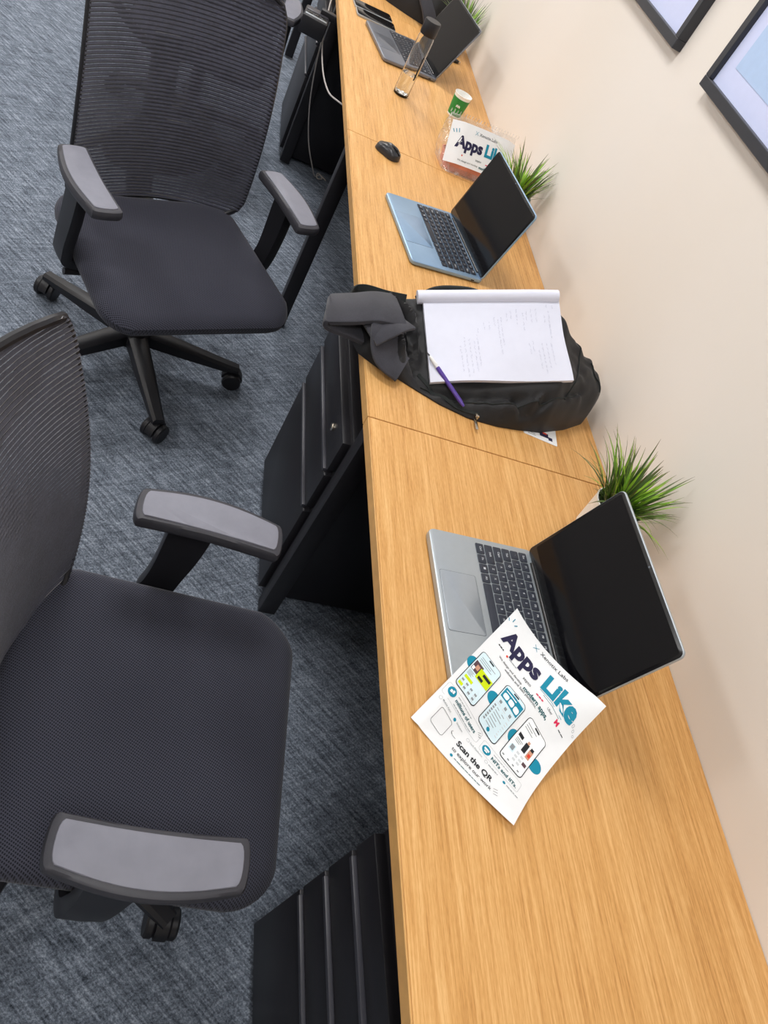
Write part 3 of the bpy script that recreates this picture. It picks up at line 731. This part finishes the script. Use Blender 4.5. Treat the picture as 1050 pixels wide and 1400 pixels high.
MK = dict(fine='i_grey', fine_dark='i_ink', fine_pink='i_pink', fine_teal='i_dteal', ic_grey='i_grey', ic_light='i_lightg', ic_ink='i_ink', ic_white='i_whitep', tick='i_ink', hd_navy='i_navy', hd_teal='i_teal', teal='i_teal', dteal='i_dteal', ink='i_ink', grey='i_grey', red='i_red', pink='i_pink', sky='i_skyp', white='i_whitep', ph_edge='i_ink', plum='i_plum', skin='i_skin', lime='i_lime', lightg='i_lightg', tealp='i_teal', tealL='i_teal', skyp='i_skyp')
NM = dict(fine='fine_print', fine_dark='dark_fine_print', fine_pink='pink_fine_print', fine_teal='teal_fine_print', ic_grey='grey_icons', ic_light='pale_icons', ic_ink='dark_icons', ic_white='white_icons', tick='sparkle_lines', hd_navy='headline_apps', hd_teal='headline_like', teal='teal_print', dteal='bold_text', ink='small_text', grey='grey_text', red='red_mark', pink='pink_text', sky='phone_screen', white='white_tile', ph_edge='phone_outline', plum='photo_patch', skin='figure_patch', lime='lime_banner', lightg='icon_row', tealp='screen_header', tealL='bullet_dot', skyp='product_patch')
pr.flush(fl, NM, {k: M[v] for k, v in MK.items()})

# ------------------------------------------------------------------ backpack (closed sculpted body)
FP = [(-.035, .225), (-.015, .178), (.03, .150), (.075, .136), (.115, .118), (.164, .098), (.231, .083), (.30, .086), (.344, .094), (.414, .110), (.49, .148), (.550, .190), (.572, .222), (.548, .262), (.50, .285), (.445, .298), (.40, .34), (.30, .36), (.2, .36), (.08, .350), (.02, .335), (-.015, .31), (-.035, .27)]
def resample(poly, n):
    L = []; tot = 0
    for i in range(len(poly)):
        a, c = poly[i], poly[(i+1) % len(poly)]; d = math.hypot(c[0]-a[0], c[1]-a[1]); L.append((tot, a, c, d)); tot += d
    out = []
    for k in range(n):
        s = tot*k/n
        for s0, a, c, d in L:
            if s0 <= s < s0+d: q = (s-s0)/d; out.append((a[0]+(c[0]-a[0])*q, a[1]+(c[1]-a[1])*q)); break
    return out
def pdist(x, y, poly):
    best = 9
    for i in range(len(poly)):
        a, c = poly[i], poly[(i+1) % len(poly)]; dx, dy = c[0]-a[0], c[1]-a[1]
        t = max(0, min(1, ((x-a[0])*dx+(y-a[1])*dy)/(dx*dx+dy*dy+1e-12))); best = min(best, math.hypot(x-a[0]-dx*t, y-a[1]-dy*t))
    return best
FOLDS = [([(.02, .29), (.06, .24), (.10, .17)], .014, .010), ([(.03, .31), (.080, .27), (.095, .22), (.125, .16)], .018, .011), ([(.02, .27), (.035, .22), (.06, .17)], .011, .009),
         ([(.045, .31), (.07, .295), (.09, .28)], -.014, .009), ([(.05, .26), (.075, .205), (.11, .15)], -.016, .008), ([(.0, .25), (.02, .20), (.05, .16)], -.012, .009), ([(.03, .30), (.05, .27), (.06, .23)], -.012, .007),
         ([(.15, .128), (.22, .120), (.30, .125), (.36, .13)], -.012, .009), ([(.16, .108), (.24, .098), (.33, .105)], .008, .010), ([(.32, .125), (.345, .105), (.375, .110), (.385, .13)], -.014, .008), ([(.35, .13), (.36, .118), (.37, .128)], .008, .006),
         ([(.39, .125), (.43, .15), (.48, .18)], -.010, .009), ([(.40, .12), (.44, .135), (.48, .165)], .008, .010), ([(.47, .20), (.50, .235), (.51, .28)], .006, .012)]
def bag_h(x, y, fp=FP, d=None):
    zp = 0.826+0.366*(x-0.0955)+0.522*(min(y, 0.335)-0.319)
    if x > 0.405: zp -= (x-0.405)*(0.366+0.40)
    zp = max(zp, H+0.010+0.040*sst(0.12, 0.05, x)+0.05*sst(0.36, 0.46, x))
    if y > 0.335: zp -= (y-0.335)*0.25
    d = pdist(x, y, fp) if d is None else d
    q = min(1, d/(0.045-0.022*sst(0.47, 0.54, x))); e = math.sqrt(max(0, 1-(1-q)**2))
    h = (zp-H)*e
    pad = 1-sst(0.09, 0.12, x)*sst(0.44, 0.41, x)*sst(0.12, 0.145, y)*sst(0.36, 0.34, y)
    f = 0
    for pl, a, w in FOLDS:
        dd = 9
        for p, c in zip(pl, pl[1:]):
            dx, dy = c[0]-p[0], c[1]-p[1]; t = max(0, min(1, ((x-p[0])*dx+(y-p[1])*dy)/(dx*dx+dy*dy))); dd = min(dd, math.hypot(x-p[0]-dx*t, y-p[1]-dy*t))
        k = sst(0.16, 0.12, x); f += a*(1+0.5*k)*math.exp(-(dd/(w*(1-0.25*k)))**2)
    f = f*1.25+0.007*noise.noise(Vector((x*24, y*24, 1.3)))+0.004*noise.noise(Vector((x*55, y*70, 4.1)))
    return H+max(0.002*q, h+f*e*pad)
def bag_body(fp, hf, nring=44, n=220):
    ol = resample(fp, n); cx = sum(p[0] for p in ol)/n; cy = sum(p[1] for p in ol)/n
    b = NB(); rs = [[(x, y, H+0.001) for x, y in ol]]
    for k in range(nring+1):
        s = 1-(k/nring)**1.35*0.985
        rs.append([(cx+(x-cx)*s, cy+(y-cy)*s, hf(cx+(x-cx)*s, cy+(y-cy)*s) if k else H+0.004) for x, y in ol])
    rings(b, rs); bmesh.ops.recalc_face_normals(b, faces=b.faces); return b
bp = thing('backpack', 'black nylon backpack lying on the middle desk, notepad on top of it', 'backpack')
obj('body', bag_body(FP, bag_h), M['pack'], bp)
def on_bag(pts, lift=0.0, n=8): return [(p.x, p.y, bag_h(p.x, p.y)+lift) for p in spline([(x, y, 0) for x, y in pts], n)]
for pts in ([(.440, .285), (.458, .25), (.460, .20), (.435, .145)], [(.12, .128), (.17, .118), (.235, .107), (.31, .112), (.40, .130), (.47, .17)], [(.545, .21), (.535, .225), (.50, .245)]):
    obj('piping', tube(NB(), on_bag(pts, 0.001), 0.0018, 6), M['web'], bp)
zp_ = on_bag([(.115, .160), (.15, .125), (.20, .098), (.25, .090)], 0.002)
obj('zip', ribbon(NB(), zp_, 0.008, 0.002, (0.3, 1, 0.6)), M['web'], bp)
zx, zy = 0.246, 0.088; zz = bag_h(zx, zy)
b = NB(); box(b, (zx, zy, zz+0.004), (0.009, 0.012, 0.006), 0.002); sl = obj('zip_slider', b, M['chrome'], bp)
b = NB(); box(b, (zx-0.003, 0.064, H+0.0075), (0.007, 0.030, 0.0025), 0.001, Matrix.Rotation(0.0, 3, 'Z')); tube(b, [(zx, zy-0.002, zz+0.003), (zx-0.001, 0.078, H+0.012)], 0.0022, 8); obj('zip_pull', b, M['chrome'], sl)
# padded shoulder strap looped over the desk front, its folded tail, and the grab loop
sp = spline([(0.05, .262, .815), (0.0, .252, .812), (-.045, .240, .800), (-.084, .232, .788), (-.095, .231, .781), (-.088, .230, .774), (-.05, .232, .770), (-.02, .235, .766)], 6)
obj('shoulder_strap', ribbon(NB(), sp, [0.102 for p in sp], 0.012, (0.16, 1, 0)), M['strap'], bp)
sp = spline([(0.06, .232, .815), (0.03, .208, .814), (0.0, .186, .802), (-.014, .178, .794)], 6)
obj('strap_tail', ribbon(NB(), sp, 0.06, 0.007, (0.8, -0.5, 0.2)), M['strap'], bp)
sp = spline([(0.03, .225, .81), (0.02, .185, .800), (0.035, .155, .775), (0.07, .14, .765)], 6)
obj('strap_fold', ribbon(NB(), sp, 0.07, 0.008, (1, 0.3, 0)), M['strap'], bp)
sp = spline([(-.055, .29, .775), (-.04, .325, .782), (-.015, .335, .792), (.03, .325, .802), (.07, .315, .815)], 6)
obj('grab_loop', ribbon(NB(), sp, 0.02, 0.004, (0.3, 0.5, 1)), M['web'], bp)
sp = spline([(.10, .340, .81), (.13, .355, .835), (.17, .360, .852), (.22, .360, .864), (.27, .352, .860)], 6)
obj('top_handle', tube(NB(), sp, 0.007, 8), M['web'], bp)

# ------------------------------------------------------------------ notepad on the bag
NO = Vector((0.0955, 0.3188, 0.8414)); NU = (Vector((0.3751, 0.3337, 0.9502))-NO); NV = (Vector((0.1367, 0.1351, 0.7605))-NO)
NUl, NVl = 0.300, 0.205; NU.normalize(); NV = (NV-NU*NV.dot(NU)).normalized(); NN = NV.cross(NU)*-1.0
if NN.z < 0: NN = -NN
def note_pt(u, v, lift=0.0):
    q = u/NUl
    w = 0.004*math.sin(q*PI*1.6+0.3)*(v/NVl)-0.003*sst(0.8, 1, q)+0.006*sst(0.7, 1.0, v/NVl)*math.sin(q*PI*2.2)*0.5
    vv = v; uu = u+0.010*sst(0.4, 1.0, v/NVl)*(q)
    return NO+NU*uu+NV*vv+NN*(w+lift)
npd = thing('notepad', 'open white notepad with handwriting, resting on the black backpack', 'notepad')
b = sheet(lambda u, v, l: note_pt(u, v, l), 24, 16, NUl, NVl, 0.011); obj('page_block', b, M['pad_paper'], npd)
b = NB(); rs = []
for k in range(13):
    q = -0.012+(NUl+0.010)*k/12
    ring = []
    for i in range(15):
        a = -0.4+ (PI+0.7)*i/14
        ring.append(note_pt(max(0, min(NUl, q)), 0.012)+NU*(q-max(0, min(NUl, q)))+NV*(0.014*math.cos(a)-0.002)+NN*(0.016*math.sin(a)-0.002))
    ring += [note_pt(max(0, min(NUl, q)), 0.012)+NU*(q-max(0, min(NUl, q)))+NV*(-0.012)+NN*(-0.008)]
    rs.append(ring)
rings(b, rs); bmesh.ops.recalc_face_normals(b, faces=b.faces); obj('rolled_pages', b, M['pad_paper'], npd)
pn = Print(note_pt, ('ink',)); rnd = random.Random(5)
# handwriting runs along the page's long margin (down the short side here)
for (u, v0, v1) in ((.268, .030, .036), (.282, .032, .036), (.272, .045, .105), (.262, .055, .070), (.243, .040, .068), (.232, .040, .066), (.222, .045, .062), (.214, .05, .09), (.200, .042, .075), (.187, .045, .065), (.178, .05, .07), (.165, .06, .125), (.158, .065, .14), (.150, .06, .08), (.138, .07, .085), (.126, .072, .085), (.112, .085, .09),
                    (.108, .10, .165), (.100, .115, .185), (.090, .11, .18), (.080, .105, .20), (.070, .125, .185), (.268, .12, .165), (.257, .12, .175), (.247, .12, .185), (.238, .135, .175), (.228, .115, .135), (.220, .12, .14)):
    v = v0
    while v < v1:
        ln = rnd.uniform(0.004, 0.012); pts = []
        k = 0
        while k*0.0009 < ln: pts.append((u+rnd.uniform(-0.0017, 0.0017), v+k*0.0009)); k += 1
        if len(pts) > 1: pn.line('ink', pts, 0.00028, 0.0004)
        v += ln+rnd.uniform(0.0015, 0.004)
pn.flush(npd, dict(ink='handwriting'), dict(ink=M['i_pen']))

# pen lying from the notepad's corner down the bag
a, c = Vector((0.119, 0.187, 0.792)), Vector((0.210, 0.092, 0.761))
pen = thing('pen', 'purple ballpoint pen with a white end, beside the notepad on the backpack', 'pen')
d = c-a
obj('barrel', tube(NB(), [a+d*0.27, a+d*0.28, a+d*0.9, a+d*0.97, a+d*1.0], [0.0035, 0.0046, 0.0046, 0.0032, 0.0022], 12), M['purple'], pen)
obj('grip', tube(NB(), [a+d*0.06, a+d*0.10, a+d*0.275], [0.002, 0.0038, 0.0042], 12), M['white_plastic'], pen)
obj('tip', tube(NB(), [a, a+d*0.06], [0.0007, 0.002], 8), M['black_plastic'], pen)

# card under the bag
cd = thing('photo_card', 'small white printed card sticking out from under the backpack', 'card', (0.418, 0.116, H), math.radians(-8))
obj('card_face', slab(NB(), rrect(0.043, 0.027, 0.003, 3), 0.0004, 0.0012), M['paper'], cd)
b = NB(); box(b, (0.010, -0.006, 0.0014), (0.022, 0.014, 0.0003)); box(b, (0.026, -0.013, 0.0014), (0.010, 0.010, 0.0003)); obj('card_picture', b, M['i_navy'], cd, False)
b = NB(); box(b, (0.012, -0.001, 0.0017), (0.010, 0.005, 0.0003)); obj('card_red_mark', b, M['i_red'], cd, False)
b = NB()
for k in range(5): box(b, (-0.022, -0.020+k*0.005, 0.0014), (0.020-0.003*(k % 3), 0.0012, 0.0003))
obj('card_text', b, M['i_grey'], cd, False)

# ------------------------------------------------------------------ potted grass plants
def blade_mesh(L, w, bend, mat):
    b = NB(); n = 7; prev = None
    for k in range(n+1):
        q = k/n; x = bend*q*q*L; z = L*q*(1-0.25*bend*q*q)
        ww = w*(0.55+0.75*q*(1-q)*2)*(1-q**3)+0.0003
        cur = [b.verts.new((x, -ww/2, z)), b.verts.new((x-0.0012*(1-q), 0, z)), b.verts.new((x, ww/2, z))]
        if prev:
            for i in range(2): b.faces.new((prev[i], prev[i+1], cur[i+1], cur[i]))
        prev = cur
    return obj('blade', b, mat)
PROTO = {}
def plant(loc, label, n, seed, sc=1.0):
    rnd = random.Random(seed)
    t = thing('potted_grass', label, 'plant', loc)
    b = NB(); lathe(b, [(0.040, 0.0), (0.043, 0.003), (0.0485, 0.078), (0.0495, 0.082), (0.047, 0.083), (0.0455, 0.080), (0.044, 0.070)], n=32, cap1=False); obj('pot', b, M['pot'], t)
    obj('moss', lathe(NB(), [(0.0445, 0.066), (0.042, 0.071), (0.02, 0.075), (0.002, 0.076)], n=24), M['soil'], t)
    for k in range(n):
        key = (k % 5, k % 3)
        first = key not in PROTO
        a = rnd.uniform(0, 2*PI); r = 0.034*math.sqrt(rnd.random())
        tl = (r/0.034)*0.42*rnd.uniform(0.5, 1.25)+rnd.uniform(-0.05, 0.10)+(0.35 if rnd.random() < 0.08 else 0); s = sc*rnd.uniform(0.8, 1.12)
        L = (0.145, 0.125, 0.11, 0.135, 0.095)[k % 5]
        if first: PROTO[key] = o = blade_mesh(L, 0.0060, (0.22, 0.42, 0.12, 0.6, 0.34)[k % 5], M['grass'][k % 3 if k % 7 else 2]); o.parent = t
        else: o = bpy.data.objects.new('blade', PROTO[key].data); COL.objects.link(o); o.parent = t
        # keep blades clear of the wall
        reach = loc[0]+r*math.cos(a)+math.sin(tl)*L*s*math.cos(a)
        if math.cos(a) > 0: tl = min(tl, math.asin(max(0.02, min(0.9, (W-0.012-loc[0]-r*math.cos(a))/(L*s*1.25))))*1.0/max(0.35, math.cos(a)))
        o.location = (r*math.cos(a), r*math.sin(a), 0.068); o.rotation_euler = (0, max(-0.05, tl), a); o.scale = (1 if math.cos(a) < 0.3 else 0.35, s, s)
    return t
plant((0.488, -0.143, H), 'potted artificial grass behind the silver laptop, nearest the camera', 230, 3)
plant((0.500, 1.07, H), 'potted artificial grass behind the pale blue laptop', 150, 8)
plant((0.500, 2.36, H), 'potted artificial grass behind the dark grey laptop at the top', 120, 12)

# ------------------------------------------------------------------ small things on the desks
ms = thing('mouse', 'small black computer mouse on the desk seam', 'mouse', (0.120, 1.150, H), math.radians(-42)); ms.scale = (0.86, 0.86, 0.9)
b = NB(); rs = []
for k in range(9):
    q = k/8; s = math.cos(q*PI/2)**0.55 if q < 1 else 0.03
    zz = 0.002+0.032*math.sin(q*PI/2)
    rs.append([(x*s+0.004*q, y*s, zz*(1-0.18*(x/0.048)**2 if k > 3 else 1)) for x, y in rrect(0.048, 0.030, 0.028, 8)])
rings(b, rs); obj('shell', b, M['mouse_top'], ms)
b = NB(); tube(b, [(0.028, -0.003, 0.0275), (0.028, 0.003, 0.0275)], 0.006, 12); obj('scroll_wheel', b, M['black_plastic'], ms)
b = NB(); box(b, (0.030, 0, 0.0262), (0.034, 0.0012, 0.004), 0.0004, Matrix.Rotation(0.30, 3, 'Y')); obj('button_split', b, M['bezel'], ms)

cup = thing('paper_cup', 'green paper cup with a white rim beside the wall', 'cup', (0.413, 1.675, H))
obj('sleeve', lathe(NB(), [(0.0238, 0.006), (0.0245, 0.006), (0.0305, 0.064), (0.0298, 0.064)], n=32, cap0=False, cap1=False), M['green'], cup)
obj('cup_wall', lathe(NB(), [(0.0225, 0.0), (0.024, 0.001), (0.0302, 0.072), (0.0318, 0.0735), (0.0318, 0.0755), (0.0302, 0.076), (0.0288, 0.072), (0.0225, 0.006)], n=32, cap0=True, cap1=True), M['rimw'], cup)
b = NB()
for k in range(5):
    a = math.radians(-118+k*6); 
    box(b, (0.0283*math.cos(a), 0.0283*math.sin(a), 0.040+0.002*(k % 2)), (0.0012, 0.0022, 0.007), 0, Matrix.Rotation(a, 3, 'Z'))
obj('white_emblem', b, M['rimw'], cup, False)

bt = thing('water_bottle', 'clear water bottle with a black cap in front of the dark grey laptop', 'bottle', (0.205, 1.640, H))
prof = [(0.0235, 0.0), (0.0262, 0.002), (0.0268, 0.008), (0.0268, 0.188), (0.0245, 0.194), (0.0245, 0.200)]
pin = [(r-0.0016, z) for r, z in prof]; pin[0] = (0.020, 0.006); pin[1] = (0.0240, 0.007); pin[2] = (0.0252, 0.012)
b = NB(); lathe(b, prof+list(reversed(pin)), n=32, cap0=True, cap1=True); bmesh.ops.recalc_face_normals(b, faces=b.faces); obj('bottle_wall', b, M['clear'], bt)
obj('water', lathe(NB(), [(0.018, 0.0075), (0.0236, 0.009), (0.0249, 0.014), (0.0249, 0.070)], n=32), M['water'], bt)
obj('cap', lathe(NB(), [(0.0262, 0.1955), (0.0268, 0.1965), (0.0268, 0.236), (0.0255, 0.2385), (0.0, 0.2385)], n=32, cap1=False), M['black_plastic'], bt)
b = NB()
for k in range(8):
    a0 = math.radians(-62+k*1.6); 
    box(b, (0.0271*math.cos(a0), 0.0271*math.sin(a0), 0.10), (0.0006, 0.0009, 0.075), 0, Matrix.Rotation(a0, 3, 'Z'))
obj('refracted_edge_line', b, M['black_plastic'], bt, False)  # dark laptop edge refracted through the bottle, drawn onto its wall

ph = thing('phone', 'black phone lying on the far desk, further of the two', 'phone', (0.140, 2.318, H), math.radians(6))
def phone_parts(t):
    obj('case', slab(NB(), rrect(0.080, 0.0375, 0.010, 5), 0.0, 0.0085, 0.002), M['silver'], t)
    obj('glass', slab(NB(), rrect(0.0785, 0.0360, 0.009, 5), 0.0078, 0.0092, 0.0004), M['screen'], t)
    b = NB(); lathe(b, [(0.0018, 0.0090), (0.0018, 0.0094)], (0.072, 0, 0), 10); obj('camera_dot', b, M['groove'], t)
phone_parts(ph)
p2 = copy_tree(ph); p2.location = (0.148, 2.235, H); p2.rotation_euler = (0, 0, math.radians(3)); tag(p2, 'black phone lying on the far desk, nearer one beside the dark grey laptop', 'phone')

dg = thing('usb_receiver', 'tiny black dongle on the desk behind the dark grey laptop', 'dongle', (0.495, 2.22, H), math.radians(30))
obj('shell', box(NB(), (0, 0, 0.006), (0.028, 0.014, 0.011), 0.003), M['black_plastic'], dg); obj('plug', box(NB(), (0.019, 0, 0.006), (0.012, 0.010, 0.004), 0.0008), M['chrome'], dg)

# bag of snack with a leaflet inside
sn = thing('snack_bag', 'clear plastic snack bag with an Apps Like leaflet, beside the pale blue laptop', 'snack bag', (0.406, 1.272, H), math.radians(6)); sn.scale = (1.13, 1.13, 1.13)
# tray and sandwich
b = NB(); rings(b, [[(x, y, z) for x, y in rrect(hx_, hy_, 0.015, 4)] for hx_, hy_, z in ((0.080, 0.038, 0.0), (0.086, 0.044, 0.030), (0.084, 0.042, 0.030), (0.078, 0.036, 0.003))]); obj('tray', b, M['pinkp'], sn)
b = NB(); rings(b, [[(x, y, z) for x, y in rrect(hx_, hy_, 0.012, 4)] for hx_, hy_, z in ((0.070, 0.030, 0.004), (0.074, 0.033, 0.03), (0.062, 0.024, 0.045))]); obj('sandwich', b, M['food'], sn)
b = NB(); box(b, (-0.045, -0.028, 0.036), (0.035, 0.010, 0.022), 0.006); obj('filling', b, M['olive'], sn)
# leaflet leans back over the tray
LA = Vector((-0.098, 0.014, 0.112)); LU = Vector((1, 0.0, 0.0)); LV = Vector((0, -0.57, -0.82)).normalized(); LN = Vector((0, -0.82, 0.57)).normalized()
def leaf_pt(u, v, lift=0.0):
    return LA+LU*u+LV*v+LN*(lift+0.010*math.sin(PI*u/0.20)-0.35*max(0, abs(u-0.10)-0.07))
lf = obj('leaflet', sheet(leaf_pt, 20, 10, 0.20, 0.105), M['paper'], sn)
pl = Print(leaf_pt, ('fine_pink', 'fine'))
pl.text('hd_navy', 'Apps', 0.018, 0.098, 0.062, 1.05, 0.045); pl.text('hd_teal', 'Like', 0.106, 0.172, 0.062, 1.05, 0.045); pl.text('ink', 'Xenotix Labs', 0.078, 0.135, 0.020)
pl.line('teal', [(0.066, 0.011), (0.074, 0.021)], 0.0009); pl.line('teal', [(0.074, 0.011), (0.066, 0.021)], 0.0009)
for k in range(3): pl.line('teal', [(0.010+0.006*k, 0.030-0.001*k), (0.006+0.007*k, 0.022-0.002*k)], 0.0018)
pl.text('ink', 'zepto', 0.085, 0.103, 0.082); pl.fine('fine_pink', 0.117, 0.135, 0.083, 0.0022); pl.text('ink', 'Uber', 0.146, 0.158, 0.083); pl.text('ink', 'We design and develop', 0.034, 0.095, 0.095)
pl.text('dteal', 'modern apps,', 0.10, 0.155, 0.097, 1, 0.03); pl.disc('red', 0.044, 0.080, 0.002)
pl.flush(lf, NM, {k: M[v] for k, v in MK.items()})
# wrapping film: gusseted pouch with a crimped top seam
b = NB(); rs = []
for k in range(15):
    q = k/14; z = 0.001+0.115*q; hx_ = 0.094+0.012*math.sin(q*3.0)+0.008*q; hy_ = max(0.004, 0.054*(1-q)**0.75); cy_ = 0.003+0.035*q
    ring = []
    for i, (x, y) in enumerate(rrect(hx_, hy_, min(0.02, hy_*0.8), 6)):
        nn = noise.noise(Vector((x*35, y*35, z*35)))*0.006*min(1, q*4)
        ring.append((x+nn, cy_+y+nn*0.6, z+nn*0.4*(1 if 0 < k else 0)))
    rs.append(ring)
rings(b, rs, True, True); obj('film', b, M['film'], sn)
b = NB()
for k in range(24):
    x = -0.108+0.216*k/23; tube(b, [(x, 0.038, 0.116), (x+0.001, 0.039, 0.125)], 0.0016, 5)
obj('crimped_seam', b, M['film'], sn)

# second backpack at the far end
FP2 = [(.15, 2.60), (.22, 2.54), (.30, 2.50), (.40, 2.465), (.48, 2.48), (.55, 2.53), (.565, 2.65), (.55, 2.80), (.45, 2.88), (.28, 2.86), (.17, 2.75)]
def bag2_h(x, y):
    d = pdist(x, y, FP2); q = min(1, d/0.07); e = math.sqrt(max(0, 1-(1-q)**2))
    return H+max(0.003, (0.15+0.012*noise.noise(Vector((x*14, y*14, 7)))+0.006*noise.noise(Vector((x*40, y*40, 2))))*e)
b2 = thing('backpack', 'black backpack at the top edge behind the dark grey laptop\'s screen', 'backpack')
obj('body', bag_body(FP2, bag2_h, 26, 120), M['pack'], b2)
sp = spline([(.30, 2.56, .86), (.33, 2.50, .84), (.37, 2.462, .80), (.40, 2.445, .765), (.44, 2.44, .752)], 6); obj('shoulder_strap', ribbon(NB(), sp, 0.06, 0.010, (1, 0.3, 0)), M['strap'], b2)
sp = spline([(.22, 2.60, .86), (.30, 2.57, .89), (.40, 2.56, .89), (.47, 2.57, .87)], 6); obj('zip', tube(NB(), sp, 0.004, 6), M['web'], b2)

# ------------------------------------------------------------------ pictures on the wall
def picture(ya, yb, label, art):
    zb, zt = 1.347, 1.747; hh = zt-zb; L = yb-ya
    t = thing('picture_frame', label, 'picture', (W, (ya+yb)/2, zb))
    fw, dp = 0.022, 0.026
    for c, s in (((-dp/2, 0, fw/2), (dp, L, fw)), ((-dp/2, 0, hh-fw/2), (dp, L, fw)), ((-dp/2, L/2-fw/2, hh/2), (dp, fw, hh-2*fw)), ((-dp/2, -L/2+fw/2, hh/2), (dp, fw, hh-2*fw))):
        obj('frame_bar', box(NB(), c, s, 0.0012, seg=1), M['frame'], t, False)
    obj('mount', box(NB(), (-0.012, 0, hh/2), (0.004, L-2*fw+0.002, hh-2*fw+0.002)), M['mat_white'], t, False)
    obj('print', box(NB(), (-0.0146, 0, hh/2), (0.001, L-2*fw-2*art, hh-2*fw-2*art)), M['print_blue'], t, False)
    return t
picture(0.873, 1.473, 'black framed picture at the photo\'s top edge, left of the two', 0.07)
picture(0.073, 0.673, 'black framed picture at the photo\'s right edge, right of the two', 0.045)

# socket box under the far desk's front edge
sb = thing('socket_box', 'black socket box with a silver strip at the far desk front beside the cable', 'power box', (-0.072, 2.14, 0.635), math.radians(-8)); sb.scale = (0.82, 0.9, 0.9)
obj('casing', box(NB(), (0, 0, 0.035), (0.115, 0.13, 0.07), 0.006), M['black_plastic'], sb)
obj('silver_strip', box(NB(), (0.0, -0.040, 0.0705), (0.10, 0.012, 0.003), 0.001), M['silver'], sb)
for k in range(3): obj('socket', box(NB(), (-0.032+0.032*k, -0.012, 0.0700), (0.022, 0.022, 0.003), 0.002), M['bezel'], sb)
obj('lid', box(NB(), (0, 0.032, 0.0705), (0.10, 0.05, 0.003), 0.001), M['ped_lip'], sb)
obj('bracket', box(NB(), (0.075, 0.04, 0.075), (0.13, 0.03, 0.028), 0.003), M['black_metal'], sb)
# ------------------------------------------------------------------ charging cable hanging at the desk front
cb = thing('charging_cable', 'white charging cable hanging from the desk front to the carpet', 'cable')
A_ = [(0.03, 2.40, 0.735), (-0.012, 2.37, 0.742), (-0.022, 2.34, 0.715), (-0.020, 2.28, 0.62), (-0.012, 2.22, 0.53)]
def pr_pts(): return None
sp = spline([(0.03, 2.38, 0.7445), (0.0, 2.365, 0.7445), (-0.016, 2.34, 0.715), (-0.012, 2.27, 0.62), (0.0, 2.24, 0.50), (0.04, 2.30, 0.33), (0.10, 2.36, 0.16), (0.16, 2.38, 0.05), (0.19, 2.40, 0.004), (0.215, 2.43, 0.004), (0.225, 2.40, 0.004), (0.20, 2.385, 0.006), (0.205, 2.43, 0.008), (0.245, 2.40, 0.004)], 8)
obj('cord', tube(NB(), sp, 0.0027, 8), M['cable'], cb)
sp = spline([(0.03, 2.37, 0.7445), (0.0, 2.355, 0.7445), (-0.018, 2.33, 0.71), (-0.018, 2.18, 0.62), (-0.014, 1.95, 0.60), (-0.01, 1.7, 0.63), (0.0, 1.52, 0.68), (0.03, 1.42, 0.71)], 8)
obj('cord', tube(NB(), sp, 0.0027, 8), M['cable'], cb)
obj('plug', box(NB(), (0.045, 2.376, 0.7445), (0.03, 0.016, 0.008), 0.003), M['white_plastic'], cb)

# repeats of a kind share a group phrase; each keeps its own label
GROUPS = dict(office_chair='office chairs along the desk row', laptop='open laptops on the desks', potted_grass='potted grass plants along the wall', drawer_pedestal='drawer pedestals under the desks',
              desk='oak desks in the row', picture_frame='framed pictures on the wall', phone='phones on the far desk', backpack='backpacks on the desks')
for o in SC.objects:
    if o.parent is None and o.name.split('.')[0] in GROUPS: o['group'] = GROUPS[o.name.split('.')[0]]
